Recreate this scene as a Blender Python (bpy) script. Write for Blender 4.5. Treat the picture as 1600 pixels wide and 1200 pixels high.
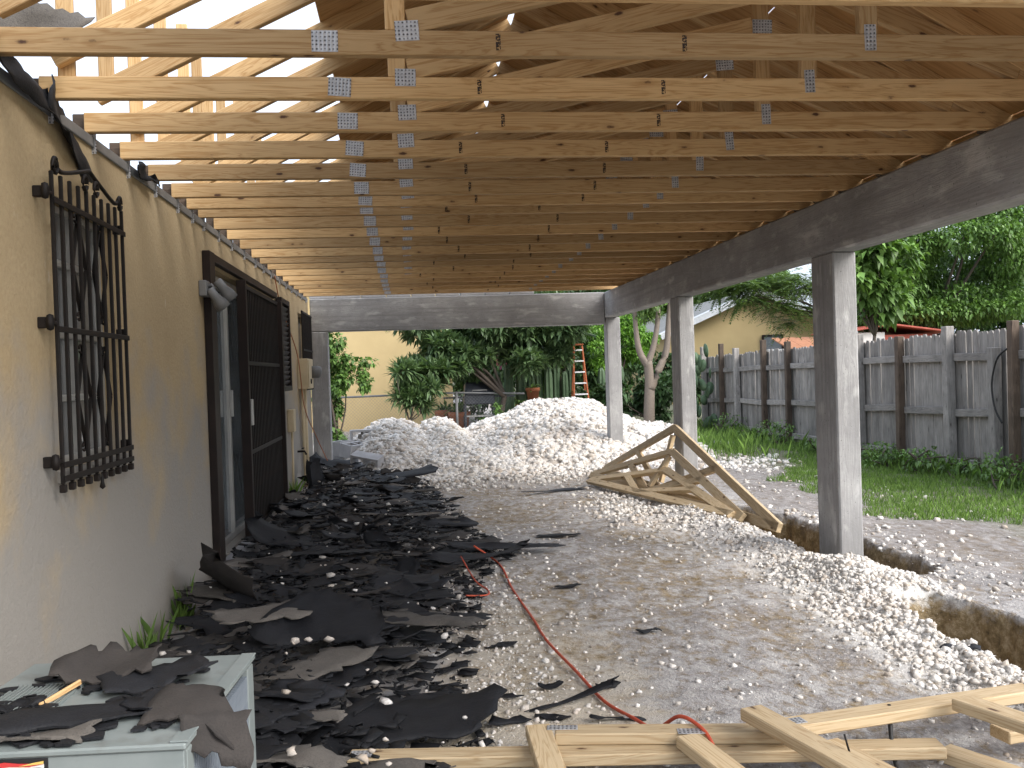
import bpy, bmesh, math, random
import numpy as np
from mathutils import Matrix, Vector

random.seed(7)
rng = np.random.default_rng(7)
R = math.radians
scn = bpy.context.scene
COL = scn.collection
for o in list(bpy.data.objects):
    bpy.data.objects.remove(o)

# ---------------------------------------------------------------- camera
CAM_H = 1.287
yaw, pit, roll = R(6.43), R(-0.783), R(-1.905)
fw = Vector((math.sin(yaw)*math.cos(pit), math.cos(yaw)*math.cos(pit), math.sin(pit)))
rt = Vector((math.cos(yaw), -math.sin(yaw), 0)); up = rt.cross(fw)
r2 = rt*math.cos(roll) + up*math.sin(roll); u2 = -rt*math.sin(roll) + up*math.cos(roll)
cd = bpy.data.cameras.new('camera'); cam = bpy.data.objects.new('camera', cd); COL.objects.link(cam)
cam.matrix_world = Matrix(((r2.x, u2.x, -fw.x, 0), (r2.y, u2.y, -fw.y, 0), (r2.z, u2.z, -fw.z, CAM_H), (0, 0, 0, 1)))
cd.sensor_width = 36; cd.lens = 36*1437/1600; cd.clip_end = 2000; cd.clip_start = 0.05
scn.camera = cam

# ---------------------------------------------------------------- sky, sun, exposure
SUN_EL, SUN_AZ = R(38), R(132)      # azimuth clockwise from +Y
w = bpy.data.worlds.new('World'); scn.world = w; w.use_nodes = True
nt = w.node_tree; nt.nodes.clear()
sky = nt.nodes.new('ShaderNodeTexSky'); sky.sky_type = 'NISHITA'; sky.sun_disc = False
sky.sun_elevation = SUN_EL; sky.sun_rotation = SUN_AZ
sky.air_density = 1.0; sky.dust_density = 6.0; sky.ozone_density = 1.0
hs = nt.nodes.new('ShaderNodeHueSaturation'); hs.inputs['Saturation'].default_value = 0.7
bg = nt.nodes.new('ShaderNodeBackground'); bg.inputs['Strength'].default_value = 0.15
wo = nt.nodes.new('ShaderNodeOutputWorld')
veil = nt.nodes.new('ShaderNodeMix'); veil.data_type = 'RGBA'; veil.inputs[0].default_value = 0.6; veil.inputs[7].default_value = (5.2, 5.85, 6.9, 1)   # even cloud cover
nt.links.new(sky.outputs[0], hs.inputs['Color']); nt.links.new(hs.outputs[0], veil.inputs[6]); nt.links.new(veil.outputs[2], bg.inputs['Color']); nt.links.new(bg.outputs[0], wo.inputs['Surface'])
sl = bpy.data.lights.new('sun', 'SUN'); sl.energy = 1.6; sl.angle = R(34); sl.color = (1.0, 0.97, 0.93)
so = bpy.data.objects.new('sun', sl); COL.objects.link(so)
so.rotation_euler = Vector((math.sin(SUN_AZ)*math.cos(SUN_EL), math.cos(SUN_AZ)*math.cos(SUN_EL), math.sin(SUN_EL))).to_track_quat('Z', 'Y').to_euler()
scn.render.engine = 'CYCLES'
scn.view_settings.view_transform = 'Standard'; scn.view_settings.look = 'None'
scn.view_settings.gamma = 1.0; scn.view_settings.use_curve_mapping = False
scn.view_settings.exposure = 1.08
scn.cycles.max_bounces = 5; scn.cycles.diffuse_bounces = 4

# ---------------------------------------------------------------- material helpers
def mat(name):
    m = bpy.data.materials.new(name); m.use_nodes = True
    b = m.node_tree.nodes['Principled BSDF']
    return m, m.node_tree, b
def N(t, typ, **kw):
    n = t.nodes.new(typ)
    for k, v in kw.items():
        if k.startswith('i_'): n.inputs[k[2:].replace('_', ' ')].default_value = v
        else: setattr(n, k, v)
    return n
def ramp(t, fac, stops, interp='LINEAR'):
    r = t.nodes.new('ShaderNodeValToRGB'); cr = r.color_ramp; cr.interpolation = interp
    while len(cr.elements) < len(stops): cr.elements.new(0.5)
    for e, (p, c) in zip(cr.elements, stops):
        e.position = p; e.color = (c[0], c[1], c[2], 1) if not isinstance(c, (int, float)) else (c, c, c, 1)
    t.links.new(fac, r.inputs[0]); return r.outputs[0]
def mixc(t, fac, a, b, mode='MIX'):
    m = t.nodes.new('ShaderNodeMix'); m.data_type = 'RGBA'; m.blend_type = mode
    for s, v in ((m.inputs[0], fac), (m.inputs[6], a), (m.inputs[7], b)):
        if hasattr(v, 'links'): t.links.new(v, s)
        elif isinstance(v, (int, float)): s.default_value = v
        else: s.default_value = (v[0], v[1], v[2], 1)
    return m.outputs[2]
def math_(t, op, a, b=None):
    m = t.nodes.new('ShaderNodeMath'); m.operation = op
    for i, v in enumerate((a, b)):
        if v is None: continue
        if hasattr(v, 'links'): t.links.new(v, m.inputs[i])
        else: m.inputs[i].default_value = v
    return m.outputs[0]
def mapping(t, vec, scale=(1, 1, 1), loc=None):
    m = t.nodes.new('ShaderNodeMapping'); m.inputs['Scale'].default_value = scale
    t.links.new(vec, m.inputs['Vector'])
    if loc is not None: t.links.new(loc, m.inputs['Location'])
    return m.outputs[0]
def noise(t, vec, scale, detail=4, rough=0.55, dist=0.0):
    n = N(t, 'ShaderNodeTexNoise'); n.inputs['Scale'].default_value = scale; n.inputs['Detail'].default_value = detail
    n.inputs['Roughness'].default_value = rough; n.inputs['Distortion'].default_value = dist
    t.links.new(vec, n.inputs['Vector']); return n.outputs['Fac']
def bump(t, b, h, strength=0.3, dist=0.01):
    n = N(t, 'ShaderNodeBump'); n.inputs['Strength'].default_value = strength; n.inputs['Distance'].default_value = dist
    t.links.new(h, n.inputs['Height']); t.links.new(n.outputs[0], b.inputs['Normal'])
def coords(t, kind='Object'):
    return t.nodes.new('ShaderNodeTexCoord').outputs[kind]
def rand_off(t):
    oi = t.nodes.new('ShaderNodeObjectInfo')
    c = t.nodes.new('ShaderNodeCombineXYZ')
    t.links.new(math_(t, 'MULTIPLY', oi.outputs['Random'], 91.0), c.inputs[0])
    t.links.new(math_(t, 'MULTIPLY', oi.outputs['Random'], 37.0), c.inputs[1])
    t.links.new(math_(t, 'MULTIPLY', oi.outputs['Random'], 53.0), c.inputs[2])
    return oi.outputs['Random'], c.outputs[0]

def wood_mat(name, light, dark, knot, rough=0.75, gscale=1.0, knots=True, tint=0.25, weather=0.0):
    m, t, b = mat(name)
    rnd, off = rand_off(t)
    v = mapping(t, coords(t), (1, 1, 1), off)
    ring = noise(t, mapping(t, v, (0.55*gscale, 9*gscale, 9*gscale)), 2.2, 5, 0.5, 1.2)
    bands = math_(t, 'FRACT', math_(t, 'MULTIPLY', ring, 9.0))
    bands = math_(t, 'ABSOLUTE', math_(t, 'SUBTRACT', bands, 0.5))
    fine = noise(t, mapping(t, v, (4, 160, 160)), 1.0, 3, 0.6)
    f = math_(t, 'ADD', math_(t, 'MULTIPLY', bands, 1.1), math_(t, 'MULTIPLY', math_(t, 'SUBTRACT', fine, 0.5), 0.9))
    c = ramp(t, f, [(0.0, dark), (0.3, light), (1.0, [min(1, k*1.12) for k in light])])
    big = noise(t, mapping(t, v, (1.2, 3, 3)), 1.0, 3)
    c = mixc(t, math_(t, 'MULTIPLY', big, 0.45), c, [k*0.72 for k in light])
    if knots:
        vo = N(t, 'ShaderNodeTexVoronoi'); vo.inputs['Scale'].default_value = 1.0
        t.links.new(mapping(t, v, (5.0, 13, 13)), vo.inputs['Vector'])
        wob = math_(t, 'ADD', vo.outputs['Distance'], math_(t, 'MULTIPLY', math_(t, 'SUBTRACT', noise(t, v, 60, 2), 0.5), 0.10))
        k = ramp(t, wob, [(0.06, 1), (0.115, 0)])
        halo = ramp(t, wob, [(0.06, 0.5), (0.26, 0)])
        c = mixc(t, halo, c, [q*0.8 for q in dark])
        c = mixc(t, k, c, knot)
    if weather:
        c = mixc(t, ramp(t, noise(t, v, 6, 4), [(0.35, 0), (0.75, weather)]), c, [k*0.4 for k in dark])
    hv = N(t, 'ShaderNodeHueSaturation'); t.links.new(c, hv.inputs['Color'])
    t.links.new(math_(t, 'ADD', math_(t, 'MULTIPLY', rnd, tint), 1-tint*0.6), hv.inputs['Value'])
    t.links.new(hv.outputs[0], b.inputs['Base Color'])
    b.inputs['Roughness'].default_value = rough
    bump(t, b, f, 0.25, 0.002)
    return m
M = {}
M['pine'] = wood_mat('pine', (0.58, 0.385, 0.185), (0.42, 0.235, 0.085), (0.085, 0.036, 0.016), tint=0.5)
M['pale_pine'] = wood_mat('pine_skylight_tint', (0.56, 0.435, 0.27), (0.42, 0.29, 0.15), (0.09, 0.045, 0.022), tint=0.3)  # same pine, made paler to paint in cool sky light on the low timber
M['ply'] = wood_mat('plywood', (0.46, 0.265, 0.105), (0.34, 0.18, 0.062), (0.2, 0.1, 0.04), gscale=0.35)
M['greywood'] = wood_mat('weathered_wood', (0.335, 0.315, 0.295), (0.18, 0.168, 0.158), (0.05, 0.045, 0.04), knots=True, tint=0.5, weather=0.5)
M['brownwood'] = wood_mat('brown_wood', (0.12, 0.085, 0.06), (0.065, 0.042, 0.028), (0.03, 0.02, 0.015), tint=0.5, weather=0.6)
M['bark'] = wood_mat('bark', (0.22, 0.18, 0.145), (0.12, 0.095, 0.075), (0.1, 0.08, 0.06), knots=False, gscale=2)
M['darkbark'] = wood_mat('dark_bark', (0.10, 0.078, 0.06), (0.055, 0.042, 0.033), (0.04, 0.03, 0.02), knots=False, gscale=2)
M['laddermat'] = wood_mat('ladder_fibreglass', (0.45, 0.13, 0.05), (0.35, 0.09, 0.035), (0.2, 0.05, 0.02), knots=False)

def noisy(name, c1, c2, scale=5, rough=0.8, bscale=None, bstr=0.3, bdist=0.01, detail=6, metal=0.0, c3=None, s3=40, contrast=(0.35, 0.65)):
    m, t, b = mat(name)
    v = coords(t)
    c = ramp(t, noise(t, v, scale, detail, 0.6), [(contrast[0], c1), (contrast[1], c2)])
    if c3 is not None:
        c = mixc(t, ramp(t, noise(t, v, s3, 4), [(0.58, 0), (0.72, 0.8)]), c, c3)
    t.links.new(c, b.inputs['Base Color']); b.inputs['Roughness'].default_value = rough; b.inputs['Metallic'].default_value = metal
    if bscale: bump(t, b, noise(t, v, bscale, 5, 0.65), bstr, bdist)
    return m
def stucco():
    m, t, b = mat('stucco'); v = coords(t)
    c = ramp(t, noise(t, v, 1.3, 6, 0.62), [(0.3, (0.40, 0.305, 0.175)), (0.7, (0.48, 0.375, 0.225))])
    c = mixc(t, ramp(t, noise(t, v, 55, 4, 0.7), [(0.35, 0.35), (0.6, 0)]), c, (0.33, 0.24, 0.14))
    c = mixc(t, ramp(t, noise(t, mapping(t, v, (1, 1, 0.5)), 9, 5, 0.6), [(0.66, 0), (0.74, 0.5)]), c, (0.62, 0.57, 0.47))
    sep = t.nodes.new('ShaderNodeSeparateXYZ'); t.links.new(v, sep.inputs[0])
    # ragged splash grime, plus the cool light low on the wall painted in grey
    g = math_(t, 'SUBTRACT', math_(t, 'MULTIPLY', noise(t, v, 2.2, 6), 2.9), sep.outputs[2])
    c = mixc(t, ramp(t, g, [(0.0, 0), (0.75, 0.85)]), c, (0.295, 0.29, 0.28))
    dr = noise(t, mapping(t, v, (1, 14, 0.7)), 1.0, 4)
    c = mixc(t, ramp(t, dr, [(0.6, 0), (0.85, 0.2)]), c, (0.36, 0.28, 0.18))
    t.links.new(c, b.inputs['Base Color']); b.inputs['Roughness'].default_value = 0.92
    h = math_(t, 'ADD', noise(t, v, 38, 5, 0.7), math_(t, 'MULTIPLY', noise(t, v, 7, 3), 0.5))
    bump(t, b, h, 0.5, 0.010)
    return m
M['stucco'] = stucco()
M['stucco_far'] = noisy('pale_yellow_stucco', (0.42, 0.32, 0.16), (0.48, 0.37, 0.19), 0.8, 0.9, 40, 0.3)
def concrete():
    m, t, b = mat('formed_concrete'); rnd, off = rand_off(t); v = mapping(t, coords(t), (1, 1, 1), off)
    # long axis of every cast member is its local X
    ring = noise(t, mapping(t, v, (0.6, 7, 7)), 1.6, 4, 0.5, 1.5)
    bands = math_(t, 'ABSOLUTE', math_(t, 'SUBTRACT', math_(t, 'FRACT', math_(t, 'MULTIPLY', ring, 11.0)), 0.5))
    c = ramp(t, noise(t, v, 2.2, 6, 0.65), [(0.28, (0.235, 0.232, 0.232)), (0.5, (0.335, 0.332, 0.33)), (0.74, (0.46, 0.457, 0.45))])
    c = mixc(t, math_(t, 'MULTIPLY', bands, 0.8), c, (0.21, 0.205, 0.20))
    c = mixc(t, ramp(t, noise(t, mapping(t, v, (2, 5, 5)), 2.0, 5), [(0.56, 0), (0.68, 0.6)]), c, (0.58, 0.575, 0.56))
    c = mixc(t, ramp(t, noise(t, mapping(t, v, (0.5, 22, 22)), 1.0, 4), [(0.50, 0), (0.70, 0.55)]), c, (0.18, 0.175, 0.175))
    c = mixc(t, ramp(t, noise(t, v, 70, 3), [(0.66, 0), (0.72, 0.8)]), c, (0.09, 0.09, 0.09))
    t.links.new(c, b.inputs['Base Color']); b.inputs['Roughness'].default_value = 0.88
    bump(t, b, math_(t, 'ADD', bands, noise(t, v, 60, 4)), 0.35, 0.004)
    return m
M['concrete'] = concrete()
M['block'] = noisy('cinder_block', (0.36, 0.36, 0.37), (0.46, 0.46, 0.47), 8, 0.95, 120, 0.6, 0.004)
M['iron'] = noisy('wrought_iron', (0.006, 0.0055, 0.0055), (0.014, 0.009, 0.007), 14, 0.6, 60, 0.2, 0.002)
M['brownmetal'] = noisy('brown_enamel', (0.011, 0.0068, 0.0058), (0.020, 0.012, 0.0095), 6, 0.55)
M['alu'] = noisy('aluminium_frame', (0.36, 0.36, 0.35), (0.48, 0.48, 0.46), 4, 0.45, metal=0.3)
M['cream'] = noisy('cream_enamel', (0.50, 0.41, 0.26), (0.58, 0.48, 0.32), 6, 0.6)
M['white'] = noisy('white_paint', (0.66, 0.66, 0.65), (0.78, 0.78, 0.77), 5, 0.6)
M['greyplastic'] = noisy('grey_plastic', (0.13, 0.135, 0.14), (0.19, 0.195, 0.2), 5, 0.5)
M['galv'] = None
def galv():
    m, t, b = mat('galvanised_plate'); v = coords(t)
    vo = N(t, 'ShaderNodeTexVoronoi', feature='F1'); vo.inputs['Scale'].default_value = 75; vo.inputs['Randomness'].default_value = 0.15
    t.links.new(v, vo.inputs['Vector'])
    k = ramp(t, vo.outputs['Distance'], [(0.18, 1), (0.36, 0)])
    c = mixc(t, k, ramp(t, noise(t, v, 30, 4), [(0.3, (0.36, 0.37, 0.39)), (0.7, (0.55, 0.56, 0.58))]), (0.07, 0.07, 0.075))
    t.links.new(c, b.inputs['Base Color']); b.inputs['Metallic'].default_value = 0.45; b.inputs['Roughness'].default_value = 0.42
    bump(t, b, vo.outputs['Distance'], 0.8, 0.004); return m
M['galv'] = galv()
def glass(name, col):
    m, t, b = mat(name); v = coords(t)
    c = ramp(t, noise(t, v, 1.5, 3), [(0.3, col), (0.7, [k*1.6 for k in col])])
    t.links.new(c, b.inputs['Base Color']); b.inputs['Roughness'].default_value = 0.06
    b.inputs['Specular IOR Level'].default_value = 0.7; return m
M['glass'] = glass('dark_glass', (0.10, 0.115, 0.125))
M['milkglass'] = glass('grey_louvre_glass', (0.16, 0.165, 0.17))
def leaf(name, c1, c2, rough=0.5, trans=0.25):
    m, t, b = mat(name)
    g = t.nodes.new('ShaderNodeNewGeometry')
    c = ramp(t, g.outputs['Random Per Island'], [(0.0, c1), (0.75, c2), (1.0, [min(1, k*1.5) for k in c2])])
    t.links.new(c, b.inputs['Base Color']); b.inputs['Roughness'].default_value = rough
    tr = t.nodes.new('ShaderNodeBsdfTranslucent'); t.links.new(mixc(t, 1.0, c, (1.0, 1.1, 0.5), 'MULTIPLY'), tr.inputs['Color'])
    mx = t.nodes.new('ShaderNodeMixShader'); mx.inputs[0].default_value = trans
    out = t.nodes['Material Output']
    t.links.new(b.outputs[0], mx.inputs[1]); t.links.new(tr.outputs[0], mx.inputs[2]); t.links.new(mx.outputs[0], out.inputs['Surface'])
    return m
M['leaf_dark'] = leaf('leaf_dark_green', (0.026, 0.055, 0.02), (0.065, 0.125, 0.045))
M['leaf_mid'] = leaf('leaf_mid_green', (0.055, 0.11, 0.024), (0.15, 0.265, 0.065))
M['leaf_loquat'] = leaf('leaf_loquat', (0.042, 0.085, 0.034), (0.135, 0.205, 0.09), 0.4)
M['leaf_bright'] = leaf('leaf_bright_green', (0.10, 0.22, 0.03), (0.19, 0.36, 0.06), 0.5, 0.4)
M['leaf_olive'] = leaf('leaf_feathery', (0.06, 0.11, 0.03), (0.13, 0.20, 0.06), 0.5, 0.35)
M['grass'] = leaf('grass_blade', (0.08, 0.15, 0.03), (0.17, 0.28, 0.06), 0.6, 0.3)
M['cactus'] = noisy('cactus_skin', (0.06, 0.11, 0.055), (0.10, 0.16, 0.085), 5, 0.6)
M['pink'] = leaf('pink_petal', (0.6, 0.12, 0.32), (0.7, 0.25, 0.45))
M['terracotta'] = noisy('terracotta', (0.34, 0.12, 0.055), (0.45, 0.17, 0.08), 6, 0.85)
M['grillblack'] = noisy('grill_enamel', (0.03, 0.035, 0.045), (0.06, 0.065, 0.08), 6, 0.35)
for k_ in ('iron', 'brownmetal'): M[k_].node_tree.nodes['Principled BSDF'].inputs['Specular IOR Level'].default_value = 0.3
M['cord'] = noisy('orange_cord', (0.52, 0.085, 0.035), (0.40, 0.06, 0.03), 20, 0.6)
M['blackcord'] = noisy('black_cable', (0.01, 0.01, 0.01), (0.02, 0.02, 0.02), 20, 0.6)
M['tar'] = None
def shingle_mat(name, c1, c2, c3, rough, gran):
    m, t, b = mat(name); rnd, off = rand_off(t); v = mapping(t, coords(t), (1, 1, 1), off)
    c = ramp(t, noise(t, v, 7, 6, 0.65), [(0.3, c1), (0.7, c2)])
    c = mixc(t, ramp(t, noise(t, v, 220, 2), [(0.5, 0), (0.75, gran)]), c, c3)
    c = mixc(t, ramp(t, noise(t, v, 4.0, 5, 0.7), [(0.60, 0), (0.72, 0.55)]), c, c3)
    hv = N(t, 'ShaderNodeHueSaturation'); t.links.new(c, hv.inputs['Color'])
    t.links.new(math_(t, 'ADD', math_(t, 'MULTIPLY', rnd, 0.7), 0.65), hv.inputs['Value'])
    t.links.new(hv.outputs[0], b.inputs['Base Color']); b.inputs['Roughness'].default_value = rough
    bump(t, b, math_(t, 'ADD', noise(t, v, 160, 3), math_(t, 'MULTIPLY', noise(t, v, 14, 4), 2)), 0.5, 0.004)
    return m
M['tar'] = shingle_mat('shingle_tar_back', (0.007, 0.0078, 0.010), (0.0135, 0.0145, 0.018), (0.034, 0.034, 0.037), 0.65, 0.3)
M['tar'].node_tree.nodes['Principled BSDF'].inputs['Specular IOR Level'].default_value = 0.28
M['gran'] = shingle_mat('shingle_granules', (0.085, 0.078, 0.070), (0.135, 0.122, 0.108), (0.035, 0.033, 0.033), 0.95, 0.7)
M['brownsh'] = shingle_mat('shingle_brown', (0.020, 0.0175, 0.0165), (0.038, 0.033, 0.030), (0.016, 0.0145, 0.015), 0.9, 0.6)
def rockmat(name, a, b_, c_):
    m, t, b = mat(name)
    g = t.nodes.new('ShaderNodeNewGeometry')
    c = ramp(t, g.outputs['Random Per Island'], [(0.0, a), (0.25, b_), (1.0, c_)])
    v = coords(t)
    c = mixc(t, ramp(t, noise(t, v, 45, 4), [(0.42, 0.6), (0.6, 0)]), c, [k*0.62 for k in b_])
    c = mixc(t, ramp(t, noise(t, v, 1.7, 5, 0.65), [(0.54, 0), (0.70, 0.7)]), c, (0.40, 0.315, 0.24))
    t.links.new(c, b.inputs['Base Color']); b.inputs['Roughness'].default_value = 0.95
    bump(t, b, noise(t, v, 90, 4), 0.6, 0.006); return m
M['rock'] = rockmat('limestone', (0.40, 0.33, 0.26), (0.64, 0.60, 0.55), (0.80, 0.78, 0.75))
M['rockdirt'] = noisy('marl', (0.52, 0.46, 0.40), (0.74, 0.70, 0.65), 14, 0.95, 40, 0.9, 0.03, c3=(0.42, 0.33, 0.24), s3=1.6)
M['acgrey'] = noisy('ac_enamel', (0.175, 0.205, 0.205), (0.225, 0.255, 0.255), 5, 0.5, c3=(0.14, 0.15, 0.145), s3=9)
M['finned'] = noisy('fin_coil', (0.20, 0.24, 0.29), (0.30, 0.34, 0.39), 30, 0.5, metal=0.3)
M['roofwhite'] = noisy('roof_coating', (0.40, 0.42, 0.43), (0.60, 0.62, 0.64), 2, 0.8)
M['roofgrey'] = noisy('roof_shingle_grey', (0.14, 0.145, 0.14), (0.22, 0.22, 0.21), 8, 0.9)
M['roofred'] = noisy('red_sheet_metal', (0.30, 0.055, 0.035), (0.40, 0.085, 0.05), 3, 0.6)
M['rooforange'] = noisy('orange_roof', (0.36, 0.15, 0.07), (0.45, 0.20, 0.10), 6, 0.8)
M['label_black'] = noisy('label_black', (0.012, 0.012, 0.015), (0.02, 0.02, 0.022), 5, 0.4)
M['label_red'] = noisy('label_red', (0.50, 0.03, 0.035), (0.55, 0.05, 0.045), 5, 0.4)
M['label_yellow'] = noisy('label_yellow', (0.65, 0.42, 0.10), (0.7, 0.5, 0.15), 5, 0.4)
M['label_white'] = noisy('label_white', (0.66, 0.66, 0.64), (0.72, 0.72, 0.7), 5, 0.4)
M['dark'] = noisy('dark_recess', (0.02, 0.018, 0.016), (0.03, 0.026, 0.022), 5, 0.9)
def stampmat():
    m, t, b = mat('grade_stamp_ink'); v = coords(t)
    b.inputs['Base Color'].default_value = (0.05, 0.035, 0.03, 1); b.inputs['Roughness'].default_value = 0.8
    br = N(t, 'ShaderNodeTexBrick'); br.inputs['Scale'].default_value = 60
    a = ramp(t, noise(t, v, 130, 2), [(0.46, 0), (0.54, 0.85)])
    t.links.new(a, b.inputs['Alpha']); t.nodes.remove(br); return m
M['stamp'] = stampmat()

# ---------------------------------------------------------------- object helpers
def tag(o, label=None, cat=None, group=None, kind=None):
    if label: o['label'] = label
    if cat: o['category'] = cat
    if group: o['group'] = group
    if kind: o['kind'] = kind
    return o
def link(name, me, m, parent=None, mw=None):
    o = bpy.data.objects.new(name, me); COL.objects.link(o)
    if m is not None and not me.materials:
        for k in (m if isinstance(m, (list, tuple)) else [m]): me.materials.append(k)
    if parent: o.parent = parent
    if mw is not None: o.matrix_basis = mw
    return o
def thing(name, label, cat, loc=(0, 0, 0), rz=0, group=None):
    o = bpy.data.objects.new(name, None); COL.objects.link(o); o.empty_display_size = 0.1
    o.location = loc; o.rotation_euler = (0, 0, rz); return tag(o, label, cat, group)
def copy_tree(o, parent=None):
    c = o.copy(); COL.objects.link(c); c.parent = parent
    for ch in list(o.children): copy_tree(ch, c)
    return c
def pymesh(name, v, f, smooth=False):
    me = bpy.data.meshes.new(name); me.from_pydata([tuple(p) for p in v], [], [tuple(p) for p in f]); me.update()
    if smooth: me.polygons.foreach_set('use_smooth', [True]*len(me.polygons))
    return me
def fastmesh(name, V, F, smooth=False):
    """V (n,3) array, F (m,k) array of equal-length faces"""
    V = np.asarray(V, np.float32); F = np.asarray(F, np.int32); k = F.shape[1]
    me = bpy.data.meshes.new(name); me.vertices.add(len(V)); me.vertices.foreach_set('co', V.ravel())
    me.loops.add(F.size); me.loops.foreach_set('vertex_index', F.ravel())
    me.polygons.add(len(F)); me.polygons.foreach_set('loop_start', np.arange(0, F.size, k, dtype=np.int32))
    if smooth: me.polygons.foreach_set('use_smooth', np.ones(len(F), bool))
    me.update(calc_edges=True); me.validate(); return me
_bc = {}
def box_mesh(sx, sy, sz, ch=0.003):
    key = (round(sx, 4), round(sy, 4), round(sz, 4), ch)
    if key in _bc: return _bc[key]
    bm = bmesh.new(); bmesh.ops.create_cube(bm, size=1)
    bmesh.ops.scale(bm, vec=(sx, sy, sz), verts=bm.verts)
    if ch: bmesh.ops.bevel(bm, geom=list(bm.edges), offset=min(ch, 0.3*min(sx, sy, sz)), segments=1, affect='EDGES')
    me = bpy.data.meshes.new('board'); bm.to_mesh(me); bm.free(); _bc[key] = me; return me
def boxo(name, m, parent, c, s, rot=None, ch=0.003):
    """box part centred at c with size s"""
    me = box_mesh(*s, ch)
    if me.materials and me.materials[0] != m: me = me.copy(); me.materials.clear()
    mw = Matrix.Translation(c)
    if rot is not None: mw = mw @ rot
    return link(name, me, m, parent, mw)
def bx(name, m, parent, x0, x1, y0, y1, z0, z1, ch=0.003):
    return boxo(name, m, parent, ((x0+x1)/2, (y0+y1)/2, (z0+z1)/2), (x1-x0, y1-y0, z1-z0), None, ch)
def beam(name, m, parent, p0, p1, wid, thk, upv=(0, 0, 1), ch=0.003):
    """board from p0 to p1: long axis local X, wid along the up hint, thk the other way"""
    p0 = Vector(p0); p1 = Vector(p1); x = (p1-p0); L = x.length; x.normalize()
    z = Vector(upv); z = (z - x*z.dot(x)).normalized(); y = z.cross(x)
    me = box_mesh(L, thk, wid, ch)
    if me.materials and me.materials[0] != m: me = me.copy(); me.materials.clear()
    c = (p0+p1)/2
    mw = Matrix(((x.x, y.x, z.x, c.x), (x.y, y.y, z.y, c.y), (x.z, y.z, z.z, c.z), (0, 0, 0, 1)))
    return link(name, me, m, parent, mw)
def tube_geo(pts, rad, n=6):
    pts = [Vector(p) for p in pts]; V = []; F = []
    rad = rad if isinstance(rad, (list, tuple)) else [rad]*len(pts)
    for i, p in enumerate(pts):
        d = (pts[min(i+1, len(pts)-1)] - pts[max(i-1, 0)]).normalized()
        a = d.orthogonal().normalized() if abs(d.z) > 0.9 else d.cross(Vector((0, 0, 1))).normalized()
        b = d.cross(a)
        for k in range(n):
            q = 2*math.pi*k/n; V.append(p + (a*math.cos(q) + b*math.sin(q))*rad[i])
    for i in range(len(pts)-1):
        for k in range(n):
            F.append((i*n+k, i*n+(k+1) % n, (i+1)*n+(k+1) % n, (i+1)*n+k))
    F.append(tuple(range(n-1, -1, -1))); F.append(tuple((len(pts)-1)*n+k for k in range(n)))
    return V, F
def tube(name, m, parent, pts, rad, n=6, smooth=True):
    V, F = tube_geo(pts, rad, n); return link(name, pymesh(name, V, F, smooth), m, parent)
def lathe(name, m, parent, prof, n=16, loc=(0, 0, 0), smooth=True):
    V = []; F = []
    for r, z in prof:
        for k in range(n): V.append((loc[0]+r*math.cos(2*math.pi*k/n), loc[1]+r*math.sin(2*math.pi*k/n), loc[2]+z))
    for i in range(len(prof)-1):
        for k in range(n): F.append((i*n+k, i*n+(k+1) % n, (i+1)*n+(k+1) % n, (i+1)*n+k))
    return link(name, pymesh(name, V, F, smooth), m, parent)
def spline(pts, n=8):
    out = []; P = [Vector(p) for p in pts]
    for i in range(len(P)-1):
        a = P[max(i-1, 0)]; b = P[i]; c = P[i+1]; d = P[min(i+2, len(P)-1)]
        for k in range(n):
            s = k/n; out.append(0.5*((2*b) + (c-a)*s + (2*a-5*b+4*c-d)*s*s + (3*b-a-3*c+d)*s**3))
    out.append(P[-1]); return out
_perm = rng.random((256, 256))
def vnoise(x, y, s=1.0, seed=0):
    x = np.asarray(x, float)*s + seed*17.3; y = np.asarray(y, float)*s + seed*9.1
    xi = np.floor(x).astype(int); yi = np.floor(y).astype(int); fx = x-xi; fy = y-yi
    fx = fx*fx*(3-2*fx); fy = fy*fy*(3-2*fy)
    g = lambda a, b: _perm[a % 256, b % 256]
    return (g(xi, yi)*(1-fx)+g(xi+1, yi)*fx)*(1-fy) + (g(xi, yi+1)*(1-fx)+g(xi+1, yi+1)*fx)*fy
def sstep(a, b, x):
    t = np.clip((x-a)/(b-a), 0, 1); return t*t*(3-2*t)

XW, XR, ZC = -1.288, 2.724, 2.34       # house wall face, inner face of the concrete beam, underside of the truss chords
BEAM_T = 0.165
Y_END = 12.45

# ---------------------------------------------------------------- ground with footing trench
def trench(x, y):
    xl = np.interp(y, [1.0, 3.5, 4.1, 4.7, 5.3, 5.8, 7.2, 8.2], [2.44, 2.45, 2.44, 2.62, 2.84, 2.66, 2.62, 2.68]) + 0.10*(vnoise(x*0, y, 3.0, 3)-0.5) + 0.07*(vnoise(x*0, y, 11.0, 13)-0.5)
    xr = np.interp(y, [1.0, 3.5, 4.1, 4.55, 4.9, 5.3, 5.8, 7.2, 8.2], [3.0, 2.98, 2.90, 2.82, 2.80, 3.16, 3.22, 3.05, 2.9]) + 0.12*(vnoise(x*0, y, 4.0, 5)-0.5) + 0.09*(vnoise(x*0, y, 10.0, 15)-0.5)
    a = sstep(-0.03, 0.05, x-xl)*sstep(-0.03, 0.05, xr-x)
    b = np.clip(sstep(4.68, 4.56, y) + sstep(5.10, 5.35, y)*sstep(8.3, 7.5, y), 0, 1)
    return a*b
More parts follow.
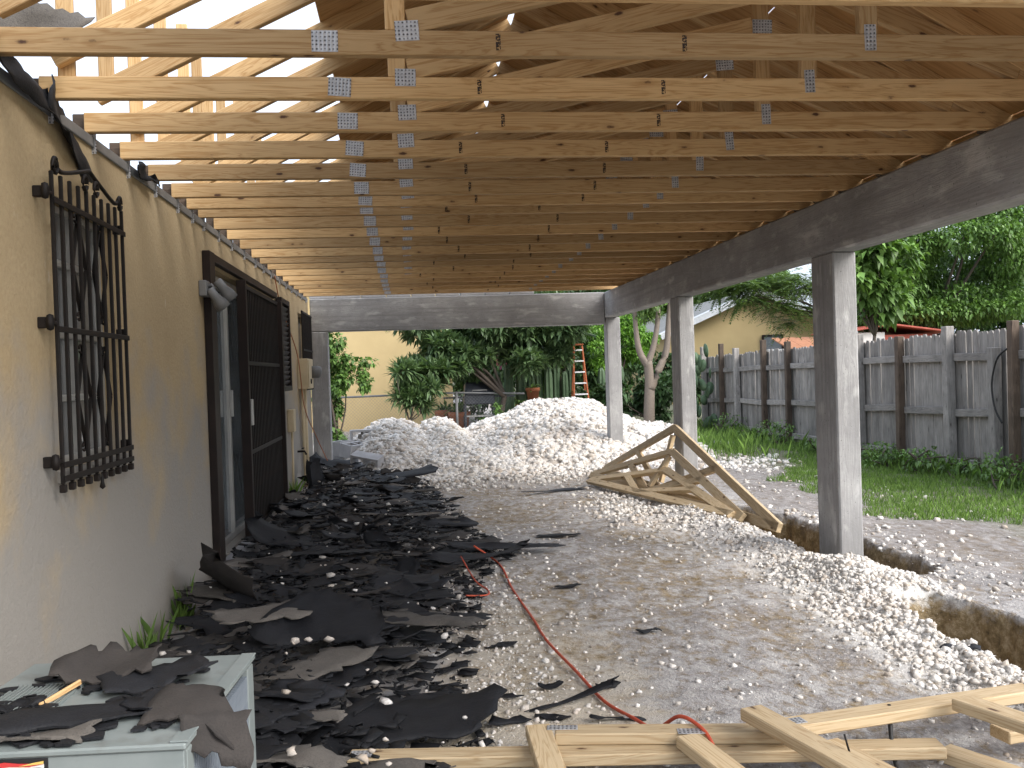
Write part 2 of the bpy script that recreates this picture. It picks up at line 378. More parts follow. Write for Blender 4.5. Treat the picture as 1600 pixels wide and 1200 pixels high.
def ground_h(x, y):
    x = np.asarray(x, float); y = np.asarray(y, float)
    h = 0.035*(vnoise(x, y, 0.9, 1)-0.5) + 0.03*(vnoise(x, y, 3.1, 2)-0.5) + 0.014*(vnoise(x, y, 11, 3)-0.5)
    far = sstep(25, 60, np.hypot(x, y)); h = h*(1-far)
    h = h*sstep(-1.5, -1.0, x)
    # spoil thrown out along the left lip of the trench and round the near post
    lip = np.exp(-((x-2.42)/0.22)**2)*sstep(9.5, 7, y)*sstep(1.5, 2.5, y)
    h = h + lip*(0.02+0.045*vnoise(x, y, 2.5, 6)*sstep(4.2, 4.9, y))
    h = h + 0.09*np.exp(-((x-2.62)/0.28)**2-((y-5.05)/0.42)**2)
    h = h + 0.03*np.exp(-((x-3.25)/0.3)**2)*sstep(8.5, 6, y)*sstep(1.5, 3, y)*vnoise(x, y, 2, 8)
    sp = np.clip(np.exp(-((x-2.5)/0.25)**2-((y-5.05)/0.5)**2) + np.exp(-((x-2.28)/0.2)**2)*sstep(4.6, 4.2, y)*sstep(2.2, 3.0, y) + 0.7*np.exp(-((x-2.38)/0.2)**2)*sstep(5.0, 5.6, y)*sstep(8.6, 7.6, y), 0, 1)
    h = h + sp*(0.045*(vnoise(x, y, 14, 51)-0.4)+0.03*(vnoise(x, y, 29, 52)-0.5))
    h = h - trench(x, y)*(0.40+0.16*vnoise(x, y, 4, 9)+0.10*vnoise(x, y, 17, 19))
    return h
xs = np.concatenate([[-300, -80, -30, -12, -6, -3, -1.8], np.arange(-1.4, 2.0, 0.05), np.arange(2.0, 3.5, 0.02), np.arange(3.5, 7.5, 0.1), [8, 9, 11, 14, 20, 40, 100, 300]])
ys = np.concatenate([[-300, -60, -15, -4, -1, 0.5], np.arange(1.2, 2.6, 0.05), np.arange(2.6, 6.0, 0.02), np.arange(6.0, 9.0, 0.04), np.arange(9.0, 20, 0.12), [21, 24, 30, 45, 90, 200, 600]])
X, Y = np.meshgrid(xs, ys); Zg = ground_h(X, Y)
nx, ny = len(xs), len(ys)
idx = np.arange(nx*ny).reshape(ny, nx)
F = np.stack([idx[:-1, :-1], idx[:-1, 1:], idx[1:, 1:], idx[1:, :-1]], -1).reshape(-1, 4)
def ground_mat():
    m, t, b = mat('packed_marl'); v = coords(t)
    sep = t.nodes.new('ShaderNodeSeparateXYZ'); t.links.new(v, sep.inputs[0]); gx, gy, gz = sep.outputs
    n1 = noise(t, v, 1.1, 7, 0.65); n2 = noise(t, v, 6, 6, 0.65); n3 = noise(t, v, 45, 4, 0.7); n4 = noise(t, mapping(t, v, (1, 0.6, 1)), 17, 5, 0.7)
    c = ramp(t, n1, [(0.25, (0.21, 0.195, 0.19)), (0.5, (0.345, 0.33, 0.325)), (0.75, (0.48, 0.465, 0.455))])
    c = mixc(t, ramp(t, n2, [(0.3, 0.6), (0.5, 0)]), c, (0.13, 0.11, 0.10))
    c = mixc(t, ramp(t, n2, [(0.52, 0), (0.68, 0.75)]), c, (0.48, 0.47, 0.455))
    c = mixc(t, ramp(t, n3, [(0.56, 0), (0.68, 0.8)]), c, (0.62, 0.61, 0.59))
    c = mixc(t, ramp(t, n3, [(0.28, 0.6), (0.42, 0)]), c, (0.09, 0.08, 0.075))
    c = mixc(t, ramp(t, n4, [(0.32, 0.85), (0.47, 0)]), c, (0.17, 0.145, 0.135))
    c = mixc(t, ramp(t, n4, [(0.54, 0), (0.66, 0.8)]), c, (0.52, 0.50, 0.475))
    c = mixc(t, ramp(t, noise(t, mapping(t, v, (1.0, 0.55, 1)), 1.9, 6, 0.7), [(0.52, 0), (0.66, 0.65)]), c, ramp(t, n3, [(0.35, (0.12, 0.098, 0.085)), (0.65, (0.25, 0.222, 0.205))]))
    # sandy spill beside the shingles
    def spot(cx, cy, rx, ry, amp):
        dx = math_(t, 'DIVIDE', math_(t, 'SUBTRACT', gx, cx), rx); dy = math_(t, 'DIVIDE', math_(t, 'SUBTRACT', gy, cy), ry)
        d = math_(t, 'ADD', math_(t, 'MULTIPLY', dx, dx), math_(t, 'MULTIPLY', dy, dy))
        return ramp(t, math_(t, 'ADD', d, math_(t, 'MULTIPLY', math_(t, 'SUBTRACT', n2, 0.5), 2.6)), [(0.3, amp), (1.0, 0)])
    c = mixc(t, spot(0.5, 3.9, 0.45, 1.3, 0.75), c, (0.47, 0.38, 0.24))
    c = mixc(t, spot(0.42, 3.2, 0.5, 0.5, 0.6), c, (0.47, 0.38, 0.24))
    c = mixc(t, spot(0.55, 3.7, 0.55, 1.9, 0.5), c, (0.50, 0.48, 0.45))
    c = mixc(t, spot(2.48, 5.1, 0.5, 0.9, 1.0), c, (0.70, 0.68, 0.65))
    c = mixc(t, spot(2.3, 3.7, 0.42, 1.4, 1.0), c, (0.68, 0.66, 0.63))
    c = mixc(t, spot(2.25, 7.4, 0.55, 2.2, 0.8), c, (0.62, 0.59, 0.56))
    c = mixc(t, spot(1.1, 10.8, 2.2, 1.0, 0.5), c, (0.44, 0.38, 0.32))
    # cut earth of the trench
    tr = ramp(t, math_(t, 'MULTIPLY', math_(t, 'ADD', math_(t, 'ADD', gz, 0.05), math_(t, 'MULTIPLY', math_(t, 'SUBTRACT', n4, 0.5), 0.22)), 16.0), [(0.0, 1.0), (0.9, 0.0)])
    earth = ramp(t, noise(t, v, 16, 7, 0.75), [(0.3, (0.06, 0.042, 0.022)), (0.5, (0.24, 0.175, 0.09)), (0.68, (0.46, 0.38, 0.26))])
    c = mixc(t, tr, c, earth)
    br = math_(t, 'ADD', math_(t, 'SUBTRACT', gx, 3.05), math_(t, 'MULTIPLY', math_(t, 'SUBTRACT', n2, 0.5), 1.2))
    c = mixc(t, ramp(t, br, [(0.0, 0), (0.35, 0.6)]), c, ramp(t, n4, [(0.35, (0.13, 0.105, 0.09)), (0.65, (0.27, 0.24, 0.22))]))
    # lawn soil towards the fence
    lawn = math_(t, 'ADD', math_(t, 'SUBTRACT', gx, 4.0), math_(t, 'MULTIPLY', math_(t, 'SUBTRACT', n1, 0.5), 3.2))
    c = mixc(t, ramp(t, lawn, [(0.0, 0), (0.9, 0.75)]), c, (0.12, 0.13, 0.06))
    t.links.new(c, b.inputs['Base Color']); b.inputs['Roughness'].default_value = 0.96
    h = math_(t, 'ADD', math_(t, 'MULTIPLY', n2, 1.2), math_(t, 'ADD', n3, math_(t, 'MULTIPLY', noise(t, v, 160, 3), 0.5)))
    bump(t, b, h, 0.75, 0.02)
    return m
M['ground'] = ground_mat()
g = link('ground', fastmesh('ground', np.stack([X.ravel(), Y.ravel(), Zg.ravel()], 1), F, True), M['ground'])
tag(g, 'packed grey marl yard with an open footing trench and sandy spill', kind='structure')

# ---------------------------------------------------------------- house wall on the left
house = thing('house', 'tan stucco house wall on the left with barred window and sliding door', 'house', (XW, 0, 0))
WY0, WY1 = 0.6, Y_END-0.02
openings = [(3.58, 4.28, 0.98, 2.0), (6.28, 9.12, 0.09, 2.05), (9.30, 9.85, 1.19, 2.08), (11.25, 12.2, 1.18, 2.08)]
def wall_mesh(openings, y0, y1, z1, thick):
    yc = sorted({y0, y1} | {o[0] for o in openings} | {o[1] for o in openings} | set(np.arange(y0+0.5, y1, 0.5).round(3)))
    zc = sorted({-0.35, z1} | {o[2] for o in openings} | {o[3] for o in openings})
    V = []; Fc = []; cache = {}
    def vi(x, y, z):
        k = (round(x, 4), round(y, 4), round(z, 4))
        if k not in cache: cache[k] = len(V); V.append((x, y, z))
        return cache[k]
    solid = lambda y, z: y0 < y < y1 and -0.35 < z < z1 and not any(o[0] < y < o[1] and o[2] < z < o[3] for o in openings)
    for i in range(len(yc)-1):
        for j in range(len(zc)-1):
            ya, yb, za, zb = yc[i], yc[i+1], zc[j], zc[j+1]; ym, zm = (ya+yb)/2, (za+zb)/2
            if not solid(ym, zm): continue
            Fc.append((vi(0, ya, za), vi(0, yb, za), vi(0, yb, zb), vi(0, ya, zb)))
            Fc.append((vi(-thick, ya, za), vi(-thick, ya, zb), vi(-thick, yb, zb), vi(-thick, yb, za)))
            e = 1e-3
            if not solid(yb+e, zm): Fc.append((vi(0, yb, za), vi(-thick, yb, za), vi(-thick, yb, zb), vi(0, yb, zb)))
            if not solid(ya-e, zm): Fc.append((vi(0, ya, zb), vi(-thick, ya, zb), vi(-thick, ya, za), vi(0, ya, za)))
            if not solid(ym, zb+e): Fc.append((vi(0, ya, zb), vi(0, yb, zb), vi(-thick, yb, zb), vi(-thick, ya, zb)))
            if not solid(ym, za-e): Fc.append((vi(0, yb, za), vi(0, ya, za), vi(-thick, ya, za), vi(-thick, yb, za)))
    return pymesh('wall', V, Fc)
link('wall', wall_mesh(openings, WY0, WY1, ZC-0.004, 0.2), M['stucco'], house)
# dark room behind the openings, and the rest of the house body and roof
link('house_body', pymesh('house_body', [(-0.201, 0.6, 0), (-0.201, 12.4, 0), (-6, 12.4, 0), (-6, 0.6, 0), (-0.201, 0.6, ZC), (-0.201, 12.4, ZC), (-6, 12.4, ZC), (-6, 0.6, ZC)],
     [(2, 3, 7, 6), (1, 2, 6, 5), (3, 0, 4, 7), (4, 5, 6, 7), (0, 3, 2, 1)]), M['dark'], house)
rf = pymesh('roof', [(-0.12, 0.4, ZC+0.03), (-0.12, 12.5, ZC+0.03), (-3.2, 12.5, 3.35), (-3.2, 0.4, 3.35), (-6.3, 12.5, ZC+0.03), (-6.3, 0.4, ZC+0.03)], [(0, 1, 2, 3), (3, 2, 4, 5)])
link('roof', rf, M['roofgrey'], house)
# window behind the grille
wn = link('window', box_mesh(0.012, 0.66, 0.98, 0), M['milkglass'], house, Matrix.Translation((-0.085, 3.93, 1.49)))
wn.data.materials.clear(); wn.data.materials.append(M['milkglass'])
for z in (1.0, 1.24, 1.49, 1.77, 1.98): bx('window_rail', M['alu'], wn, -0.02, 0.028, -0.34, 0.34, z-1.49-0.014, z-1.49+0.014)
for y in (-0.335, 0.0, 0.335): bx('window_stile', M['alu'], wn, -0.018, 0.03, y-0.015, y+0.015, -0.5, 0.5)
bx('window_sill', M['stucco'], house, -0.04, 0.025, 3.53, 4.33, 0.93, 0.978)
# sliding door
door = link('sliding_door', box_mesh(0.05, 2.86, 0.05, 0.003), M['alu'], house, Matrix.Translation((-0.09, 7.7, 0.115)))
bx('door_head', M['alu'], door, -0.03, 0.03, -1.42, 1.42, 1.84, 1.93)
for y in (-1.395, -0.52, 0.45, 1.395): bx('door_stile', M['alu'], door, -0.03, 0.03, y-0.03, y+0.03, 0.025, 1.84)
for a, b in ((-1.365, -0.55), (-0.49, 0.42), (0.48, 1.365)): bx('glass_pane', M['glass'], door, -0.008, 0.008, a, b, 0.027, 1.838, 0)
bx('door_handle', M['alu'], door, 0.032, 0.055, -0.55, -0.52, 0.9, 1.1)
bx('door_step', M['block'], house, 0.0, 0.12, 6.3, 7.3, -0.05, 0.075)
# door surround of brown enamel
bx('door_jamb', M['brownmetal'], house, 0.002, 0.05, 6.09, 6.25, -0.02, 2.13)
bx('door_lintel', M['brownmetal'], house, 0.002, 0.045, 6.252, 9.20, 2.075, 2.13)
# small windows further along
for (a, b, z0, z1) in openings[2:]:
    bx('small_window', M['glass'], house, -0.09, -0.08, a+0.002, b-0.002, z0+0.002, z1-0.002, 0)
# metal drip strip along the wall head
bx('drip_edge', M['greyplastic'], house, 0.002, 0.012, 0.6, 12.3, ZC-0.055, ZC-0.01)

# accordion security gate across the sliding door
gate = thing('security_gate', 'folding dark brown security gate drawn across part of the sliding glass door', 'gate', (XW+0.035, 7.22, 0.02))
GL = 1.93
for k in range(25):
    y = 0.02+k*(GL-0.04)/24
    bx('gate_bar', M['iron'], gate, -0.01, 0.01, y-0.009, y+0.009, 0.08, 2.02)
for z in (0.10, 0.70, 1.40, 2.0): bx('gate_rail', M['iron'], gate, 0.0105, 0.018, 0, GL, z-0.016, z+0.016)
for k in range(8):
    y = 0.02+k*2*(GL-0.04)/16
    for z0, z1 in ((0.2, 0.66), (1.44, 1.92)):
        beam('gate_brace', M['iron'], gate, (-0.02, y, z0), (-0.02, y+0.236, z1), 0.02, 0.008)
        beam('gate_brace', M['iron'], gate, (-0.029, y+0.236, z0), (-0.029, y, z1), 0.02, 0.008)
bx('lock_box', M['alu'], gate, 0.027, 0.06, 0.0, 0.07, 0.92, 1.12)
bx('gate_post', M['brownmetal'], gate, -0.02, 0.05, -0.045, -0.004, -0.02, 2.03)
bx('gate_post', M['brownmetal'], gate, -0.02, 0.05, GL+0.004, GL+0.05, -0.02, 2.03)

def grille(name, label, y0, y1, z0, z1, off, n, ornate=True):
    t = thing(name, label, 'window grille', (XW+off, y0, z0), 0, 'window grilles on the house')
    W, H = y1-y0, z1-z0
    for k in range(n):
        y = W*k/(n-1)
        bx('bar', M['iron'], t, -0.007, 0.007, y-0.007, y+0.007, -0.02, H+ (0.03 if ornate else 0))
        if ornate: bx('bar_foot', M['iron'], t, -0.011, 0.011, y-0.011, y+0.011, -0.05, -0.021)
    for z in ((0.0, 0.05, H*0.5, H*0.93) if ornate else (0.02, H/2, H-0.02)):
        bx('cross_bar', M['iron'], t, 0.0075, 0.0135, -0.01, W+0.01, z-0.011, z+0.011)
    if ornate:
        for (za, zb) in ((0.10, 0.43), (0.57, 0.90)):
            for cy in (W*0.36, W*0.66):
                zc, hh, hw = (za+zb)/2*H, (zb-za)/2*H, 0.075
                q = [(0, cy, zc+hh), (0, cy+hw, zc), (0, cy, zc-hh), (0, cy-hw, zc)]
                for i in range(4):
                    a, b = Vector(q[i]), Vector(q[(i+1) % 4]); a.x = b.x = -0.013-0.0005*i
                    beam('diamond_strip', M['iron'], t, a, b, 0.016, 0.008, (1, 0, 0))
                for e in (-1, 1):
                    for d in (-1, 1):
                        tube('scroll', M['iron'], t, [(-0.014, cy+d*(0.02+0.016*math.cos(a)), zc+e*(hh+0.012)+0.016*math.sin(a)) for a in np.linspace(0, 5.6, 9)], 0.005, 5)
        # arched crest with scrolls
        arch = spline([(0, 0.02, H+0.03), (0, 0.03, H+0.075), (0, 0.10, H+0.045), (0, W*0.42, H+0.10), (0, W*0.5, H+0.115), (0, W*0.58, H+0.10), (0, W-0.1, H+0.045), (0, W-0.03, H+0.075), (0, W-0.02, H+0.03)], 5)
        tube('crest', M['iron'], t, arch, 0.009, 6)
        for cy in (W*0.42, W*0.58, 0.03, W-0.03):
            tube('crest_scroll', M['iron'], t, [(0.004, cy+0.022*math.cos(a), H+0.055+0.028*math.sin(a)) for a in np.linspace(0, 6.0, 12)], 0.008, 5)
        for z in (0.06, 0.52, 0.95):
            bx('wall_bracket', M['iron'], t, -off, -0.008, -0.06, -0.035, z*H-0.02, z*H+0.02)
            beam('bracket_arm', M['iron'], t, (0, -0.06, z*H), (0, 0.0, z*H), 0.014, 0.010)
            lathe('finial', M['iron'], t, [(0.0, -0.03), (0.012, -0.025), (0.016, 0), (0.012, 0.025), (0.0, 0.03)], 8, (0, -0.062, z*H))
            bx('wall_bracket', M['iron'], t, -off, -0.008, W+0.01, W+0.03, z*H-0.02, z*H+0.02)
        lathe('drop_finial', M['iron'], t, [(0.0, -0.09), (0.012, -0.08), (0.007, -0.06), (0.007, -0.045), (0.0, -0.02)], 8, (0, W*0.52, 0))
    return t
grille('window_grille', 'ornate black iron window grille with diamond scrolls, nearest on the tan wall', 3.46, 4.27, 0.955, 2.03, 0.045, 10)
grille('window_grille', 'plain dark window grille at the far end of the wall beside the concrete column', 11.2, 12.25, 1.16, 2.10, 0.05, 16, False)
t = thing('window_shutter', 'dark brown louvred shutter just past the security gate', 'shutter', (XW+0.02, 9.24, 1.165))
bx('shutter_frame', M['brownmetal'], t, 0, 0.06, 0, 0.05, 0, 0.93); bx('shutter_frame', M['brownmetal'], t, 0, 0.06, 0.57, 0.62, 0, 0.93)
bx('shutter_frame', M['brownmetal'], t, 0, 0.06, 0.052, 0.568, 0.88, 0.93); bx('shutter_frame', M['brownmetal'], t, 0, 0.06, 0.052, 0.568, 0, 0.05)
for k in range(16): boxo('shutter_slat', M['brownmetal'], t, (0.03, 0.31, 0.08+k*0.05), (0.01, 0.515, 0.055), Matrix.Rotation(R(35), 4, 'Y'), 0)

# fittings on the wall
t = thing('flood_light', 'grey twin flood light on the wall at the door jamb', 'lamp', (XW, 6.02, 1.87))
bx('mount_box', M['greyplastic'], t, 0.001, 0.05, -0.06, 0.06, -0.045, 0.055, 0.006)
for a, b, c in ((0.03, -0.02, -0.09), (0.07, 0.03, -0.03)):
    d = Vector((0.5, 0.35, -0.75)).normalized()
    mw = Matrix.Translation((a+0.05, b, c+0.06)) @ d.to_track_quat('Z', 'Y').to_matrix().to_4x4()
    o = lathe('lamp_head', M['greyplastic'], t, [(0, -0.04), (0.028, -0.035), (0.03, 0.03), (0.045, 0.07), (0.047, 0.11), (0.04, 0.112), (0, 0.105)], 14); o.matrix_basis = mw
tube('swivel_arm', M['greyplastic'], t, [(0.02, 0, 0.0), (0.07, 0.0, 0.03), (0.09, -0.01, 0.0)], 0.012, 8)
t = thing('electric_box', 'cream electrical box with a round meter and conduit near the end of the wall', 'electrical box', (XW, 11.0, 1.16))
bx('cabinet', M['cream'], t, 0.001, 0.12, 0, 0.62, 0, 0.36, 0.006); bx('cabinet_lid', M['cream'], t, 0.121, 0.132, 0.02, 0.35, 0.02, 0.34, 0.003)
o = lathe('meter', M['greyplastic'], t, [(0, 0), (0.075, 0), (0.075, 0.07), (0.06, 0.11), (0, 0.12)], 16); o.matrix_basis = Matrix.Translation((0.121, 0.48, 0.2)) @ Matrix.Rotation(R(90), 4, 'Y')
lathe('knockout', M['dark'], t, [(0, 0), (0.03, 0), (0.03, 0.01), (0, 0.011)], 10).matrix_basis = Matrix.Translation((0.133, 0.2, 0.09)) @ Matrix.Rotation(R(90), 4, 'Y')
tube('conduit', M['cream'], t, [(0.05, 0.2, 0), (0.05, 0.2, -1.2)], 0.03, 10); tube('conduit', M['cream'], t, [(0.04, 0.08, 0), (0.04, 0.08, -1.2)], 0.018, 10)
t = thing('phone_box', 'small cream utility box low on the wall past the gate', 'utility box', (XW, 9.95, 0.72))
bx('cabinet', M['cream'], t, 0.001, 0.07, 0, 0.17, 0, 0.24, 0.005); tube('riser_pipe', M['cream'], t, [(0.035, 0.08, -0.001), (0.035, 0.08, -0.35), (0.03, 0.05, -0.72)], 0.013, 8)
t = thing('garden_tap', 'dark garden tap on a short pipe low on the tan wall', 'tap', (XW, 10.75, 0.45))
tube('pipe', M['iron'], t, [(0.0, 0, 0), (0.08, 0, 0), (0.10, 0, -0.04)], 0.012, 8); bx('tap_handle', M['iron'], t, 0.05, 0.075, -0.045, 0.045, 0.03, 0.042)
cb = tube('hanging_cable', M['terracotta'], None, spline([(XW+0.02, 9.25, 2.30), (XW+0.03, 9.6, 2.0), (XW+0.1, 10.2, 1.55), (XW+0.08, 10.9, 0.95), (XW+0.10, 11.9, 0.55), (XW+0.25, 12.1, 0.12)], 8), 0.006, 5)
tag(cb, 'thin reddish cable hanging in a slack line down the tan wall', 'cable')

# ---------------------------------------------------------------- concrete frame
fr = thing('concrete_frame', 'grey formed concrete posts and beams carrying the new porch roof', 'porch frame')
beam('side_beam', M['concrete'], fr, (XR+BEAM_T/2, 0.9, (1.985+2.338)/2), (XR+BEAM_T/2, Y_END+0.2, (1.985+2.338)/2), 2.338-1.985, BEAM_T, ch=0.012)
beam('end_beam', M['concrete'], fr, (XW+0.02, Y_END+0.101, 2.117), (XR-0.003, Y_END+0.101, 2.117), 0.44, 0.198, ch=0.012)
def post(y0, y1, x0=XR-0.003, x1=XR+BEAM_T-0.01, top=1.984):
    beam('post', M['concrete'], fr, ((x0+x1)/2, (y0+y1)/2, -0.6), ((x0+x1)/2, (y0+y1)/2, top), y1-y0, x1-x0, (0, 1, 0), ch=0.01)
post(5.62, 5.94); post(9.0, 9.3)
post(Y_END-0.03, Y_END+0.17, XR+0.012, XR+0.20)
beam('post', M['concrete'], fr, (XW+0.125, Y_END+0.1, -0.4), (XW+0.125, Y_END+0.1, 1.896), 0.21, 0.235, (0, 1, 0), ch=0.01)
x = XW+0.02
for k in range(9):
    L = 0.33+0.02*random.random()
    bx('cap_block', M['block'], fr, x, x+L-0.012, Y_END+0.02, Y_END+0.17, 2.339, 2.385+0.004*random.random(), 0.004); x += L

# ---------------------------------------------------------------- roof trusses
APX, APZ, PITCH = 0.72, 3.46, 0.5
ORD = ['nearest', 'second', 'third', 'fourth', 'fifth', 'sixth', 'seventh', 'eighth', 'ninth', 'tenth', 'eleventh', 'twelfth', 'thirteenth', 'fourteenth', 'fifteenth', 'sixteenth', 'seventeenth', 'eighteenth', 'nineteenth', 'twentieth', 'farthest']
ty = [2.60, 3.08, 3.56, 4.03, 4.51, 4.98, 5.45, 5.81, 6.12, 6.60, 7.07, 7.60, 8.15, 8.60, 9.06, 9.64, 10.15, 10.63, 11.10, 11.60, 12.10]
W2, T2 = 0.082, 0.038
def top_z(x): return 2.475 + PITCH*(x-XW) if x < APX else 2.475 + PITCH*(APX-XW) - 0.53*(x-APX)
def build_truss():
    r = thing('roof_truss', '', 'roof truss', (0, ty[1], ZC), 0, 'roof trusses over the porch')
    P = lambda x, z: (x, 0, z-ZC)
    W = M['pine']
    beam('bottom_chord', W, r, P(XW-0.015, ZC+W2/2+0.001), P(XR+0.14, ZC+W2/2+0.001), W2, T2)
    beam('top_chord', W, r, P(XW+0.03, top_z(XW+0.03)+0.005), P(APX-0.003, top_z(APX)), W2, T2)
    beam('top_chord', W, r, P(APX+0.003, top_z(APX)), P(XR+0.22, top_z(XR+0.22)), W2, T2)
    beam('web', W, r, P(-0.003, ZC+W2+0.002), P(-0.003, top_z(-0.003)-0.06), 0.066, T2-0.002, (1, 0, 0))
    beam('web', W, r, P(1.64, ZC+W2+0.002), P(1.64, top_z(1.64)-0.06), 0.066, T2-0.002, (1, 0, 0))
    beam('web', W, r, P(0.04, ZC+W2+0.03), P(1.60, 2.81), 0.08, T2-0.004)
    beam('web', W, r, P(1.68, 2.80), P(2.55, ZC+W2+0.035), 0.08, T2-0.004)
    beam('upright', W, r, P(XW+0.066, ZC+0.13), P(XW+0.066, ZC+1.0), 0.062, 0.02, (1, 0, 0)).location.y = 0.032
    gp = lambda x, z, w, h: boxo('nail_plate', M['galv'], r, (x, -T2/2-0.0012, z-ZC), (w, 0.002, h), None, 0)
    gp(-0.218, ZC+0.044, 0.085, 0.070); gp(0.036, ZC+0.080, 0.078, 0.066); gp(1.652, ZC+0.070, 0.042, 0.09);
    gp(1.63, 2.80, 0.09, 0.07)
    boxo('heel_strap', M['galv'], r, (XW+0.004, T2/2+0.003, -0.01), (0.03, 0.003, 0.14), None, 0)
    boxo('heel_block', M['brownwood'], r, (XW-0.05, 0.06, 0.045), (0.05, 0.07, 0.088))
    boxo('heel_block', M['brownwood'], r, (XR+0.05, 0.055, 0.045), (0.09, 0.06, 0.088))
    for x in (0.36, 0.98): boxo('grade_stamp', M['stamp'], r, (x, -T2/2-0.0006, 0.045), (0.016, 0.001, 0.055), None, 0)
    return r
tr0 = build_truss()
for i, y in enumerate(ty):
    t = tr0 if i == 0 else copy_tree(tr0)
    t.location = (0, y, ZC)
    t['label'] = {0: 'pine roof truss at the very top edge of the picture, nearest of all', len(ty)-1: 'farthest pine roof truss of the porch, next to the end beam'}.get(i, 'pine roof truss with metal nail plates, %s from the camera' % ORD[i])
    jit = random.uniform(-0.12, 0.12)
    for c in t.children:
        if c.name.startswith('grade_stamp'): c.location.x += jit + random.uniform(-0.1, 0.1)
        elif c.name.startswith('nail_plate'): c.location.x += random.uniform(-0.008, 0.008); c.rotation_euler.y += random.uniform(-0.06, 0.06)
        elif c.name.startswith('upright'): c.location.x += random.uniform(-0.02, 0.02); c.location.z += random.uniform(-0.15, 0.15)

# plywood deck on the trusses, open towards the house
deck = thing('roof_deck', 'plywood roof sheathing over the right side of the trusses', 'roof deck')
def deck_panel(x0, x1, y0, y1):
    off = W2/2/math.cos(math.atan(PITCH)) + 0.008
    beam('plywood_sheet', M['ply'], deck, ((x0), (y0+y1)/2, top_z(x0)+off), (x1, (y0+y1)/2, top_z(x1)+off), 0.012, y1-y0-0.006, (0, 0, 1), 0)
yy = [1.0, 3.44, 5.88, 8.32, 11.7]
for k in range(4):
    deck_panel(-0.42 + (0.06 if k % 2 else 0), APX-0.02, yy[k], yy[k+1])
for k, (a, b) in enumerate(((APX+0.02, 1.78), (1.786, 2.84), (2.846, XR+0.24))):
    st = [1.0] + [1.0+1.2*(k % 2)+2.44*j for j in range(1, 5)] + [11.7 if k == 0 else 11.95]
    for j in range(len(st)-1): deck_panel(a, b, st[j], st[j+1])
# ---------------------------------------------------------------- timber fence on the right
fence = thing('wooden_fence', 'weathered grey board fence with posts and rails along the right of the yard', 'fence', (6.1, 0, 0))
def ftop(y): return 1.575 - (y-8.6)*0.0115
posts = [(7.3, 1.62, 0), (8.60, 1.63, 1), (8.90, 1.37, 0), (9.70, 1.63, 0), (10.76, 1.56, 1), (11.76, 1.63, 0), (12.9, 1.6, 1), (14.12, 1.62, 1), (15.12, 1.68, 1), (16.4, 1.58, 0), (17.25, 1.69, 1), (18.3, 1.66, 0)]
for y, h, br in posts:
    s = 0.10 if br == 0 else 0.085
    beam('fence_post', M['brownwood' if br else 'greywood'], fence, (-0.075, y, -0.2), (-0.075+random.uniform(-.01, .01), y+random.uniform(-.02, .02), h), s, s, (0, 1, 0), 0.006)
for a, b in zip(posts[:-1], posts[1:]):
    if b[0]-a[0] < 0.4: continue
    for z in (1.22 - (a[0]-9)*0.012+0.07, 0.69-(a[0]-9)*0.012):
        beam('fence_rail', M['greywood'], fence, (-0.034, a[0]+0.055, z+random.uniform(-.015, .015)), (-0.034, b[0]-0.055, z-0.012+random.uniform(-.02, .02)), 0.085, 0.036, (0, 0, 1), 0.004)
    beam('fence_rail', M['greywood'], fence, (-0.034, a[0]+0.055, 0.12), (-0.034, b[0]-0.055, 0.11), 0.085, 0.036, (0, 0, 1), 0.004)
pk = []
for k in range(3):
    wv = 0.088+0.004*k
    V = []
    for s in (0, 0.016): V += [(-wv/2, s, 0), (wv/2, s, 0), (wv/2, s, 1.0-0.02), (wv/2-0.02, s, 1.0), (-wv/2+0.02, s, 1.0), (-wv/2, s, 1.0-0.02)]
    Fc = [(0, 1, 2, 3, 4, 5), (11, 10, 9, 8, 7, 6)] + [(i, i+6, (i+1) % 6+6, (i+1) % 6) for i in range(6)]
    me = pymesh('picket', V, Fc); me.materials.append(M['greywood']); pk.append(me)
mpk = M['greywood']
def picket_mat():
    m = M['greywood'].copy(); m.name = 'weathered_picket'
    t = m.node_tree
    for n in t.nodes:      # pickets run along local Z: turn the grain upright
        if n.type == 'MAPPING' and n.inputs['Vector'].links and n.inputs['Vector'].links[0].from_node.type == 'TEX_COORD':
            n.inputs['Rotation'].default_value = (0, R(90), 0)
    return m
pm = picket_mat()
for me in pk: me.materials.clear(); me.materials.append(pm)
y = 7.2
while y < 18.6:
    me = random.choice(pk); h = ftop(y)+random.uniform(-0.025, 0.02)
    o = link('picket', me, None, fence, Matrix.Translation((0.0+random.uniform(0, 0.004), y, 0.0)) @ Matrix.Rotation(R(-90), 4, 'Z') @ Matrix.Rotation(random.uniform(-0.012, 0.012), 4, 'Y') @ Matrix.Diagonal((1, 1, h, 1)))
    y += 0.097
cbl = tube('black_cable', M['blackcord'], None, spline([(5.98, 8.62, 1.35), (5.94, 8.72, 1.25), (5.93, 8.80, 1.0), (5.93, 8.76, 0.75), (5.95, 8.68, 0.6)], 8), 0.010, 6)
tag(cbl, 'black cable looped on the fence post at the right edge', 'cable')

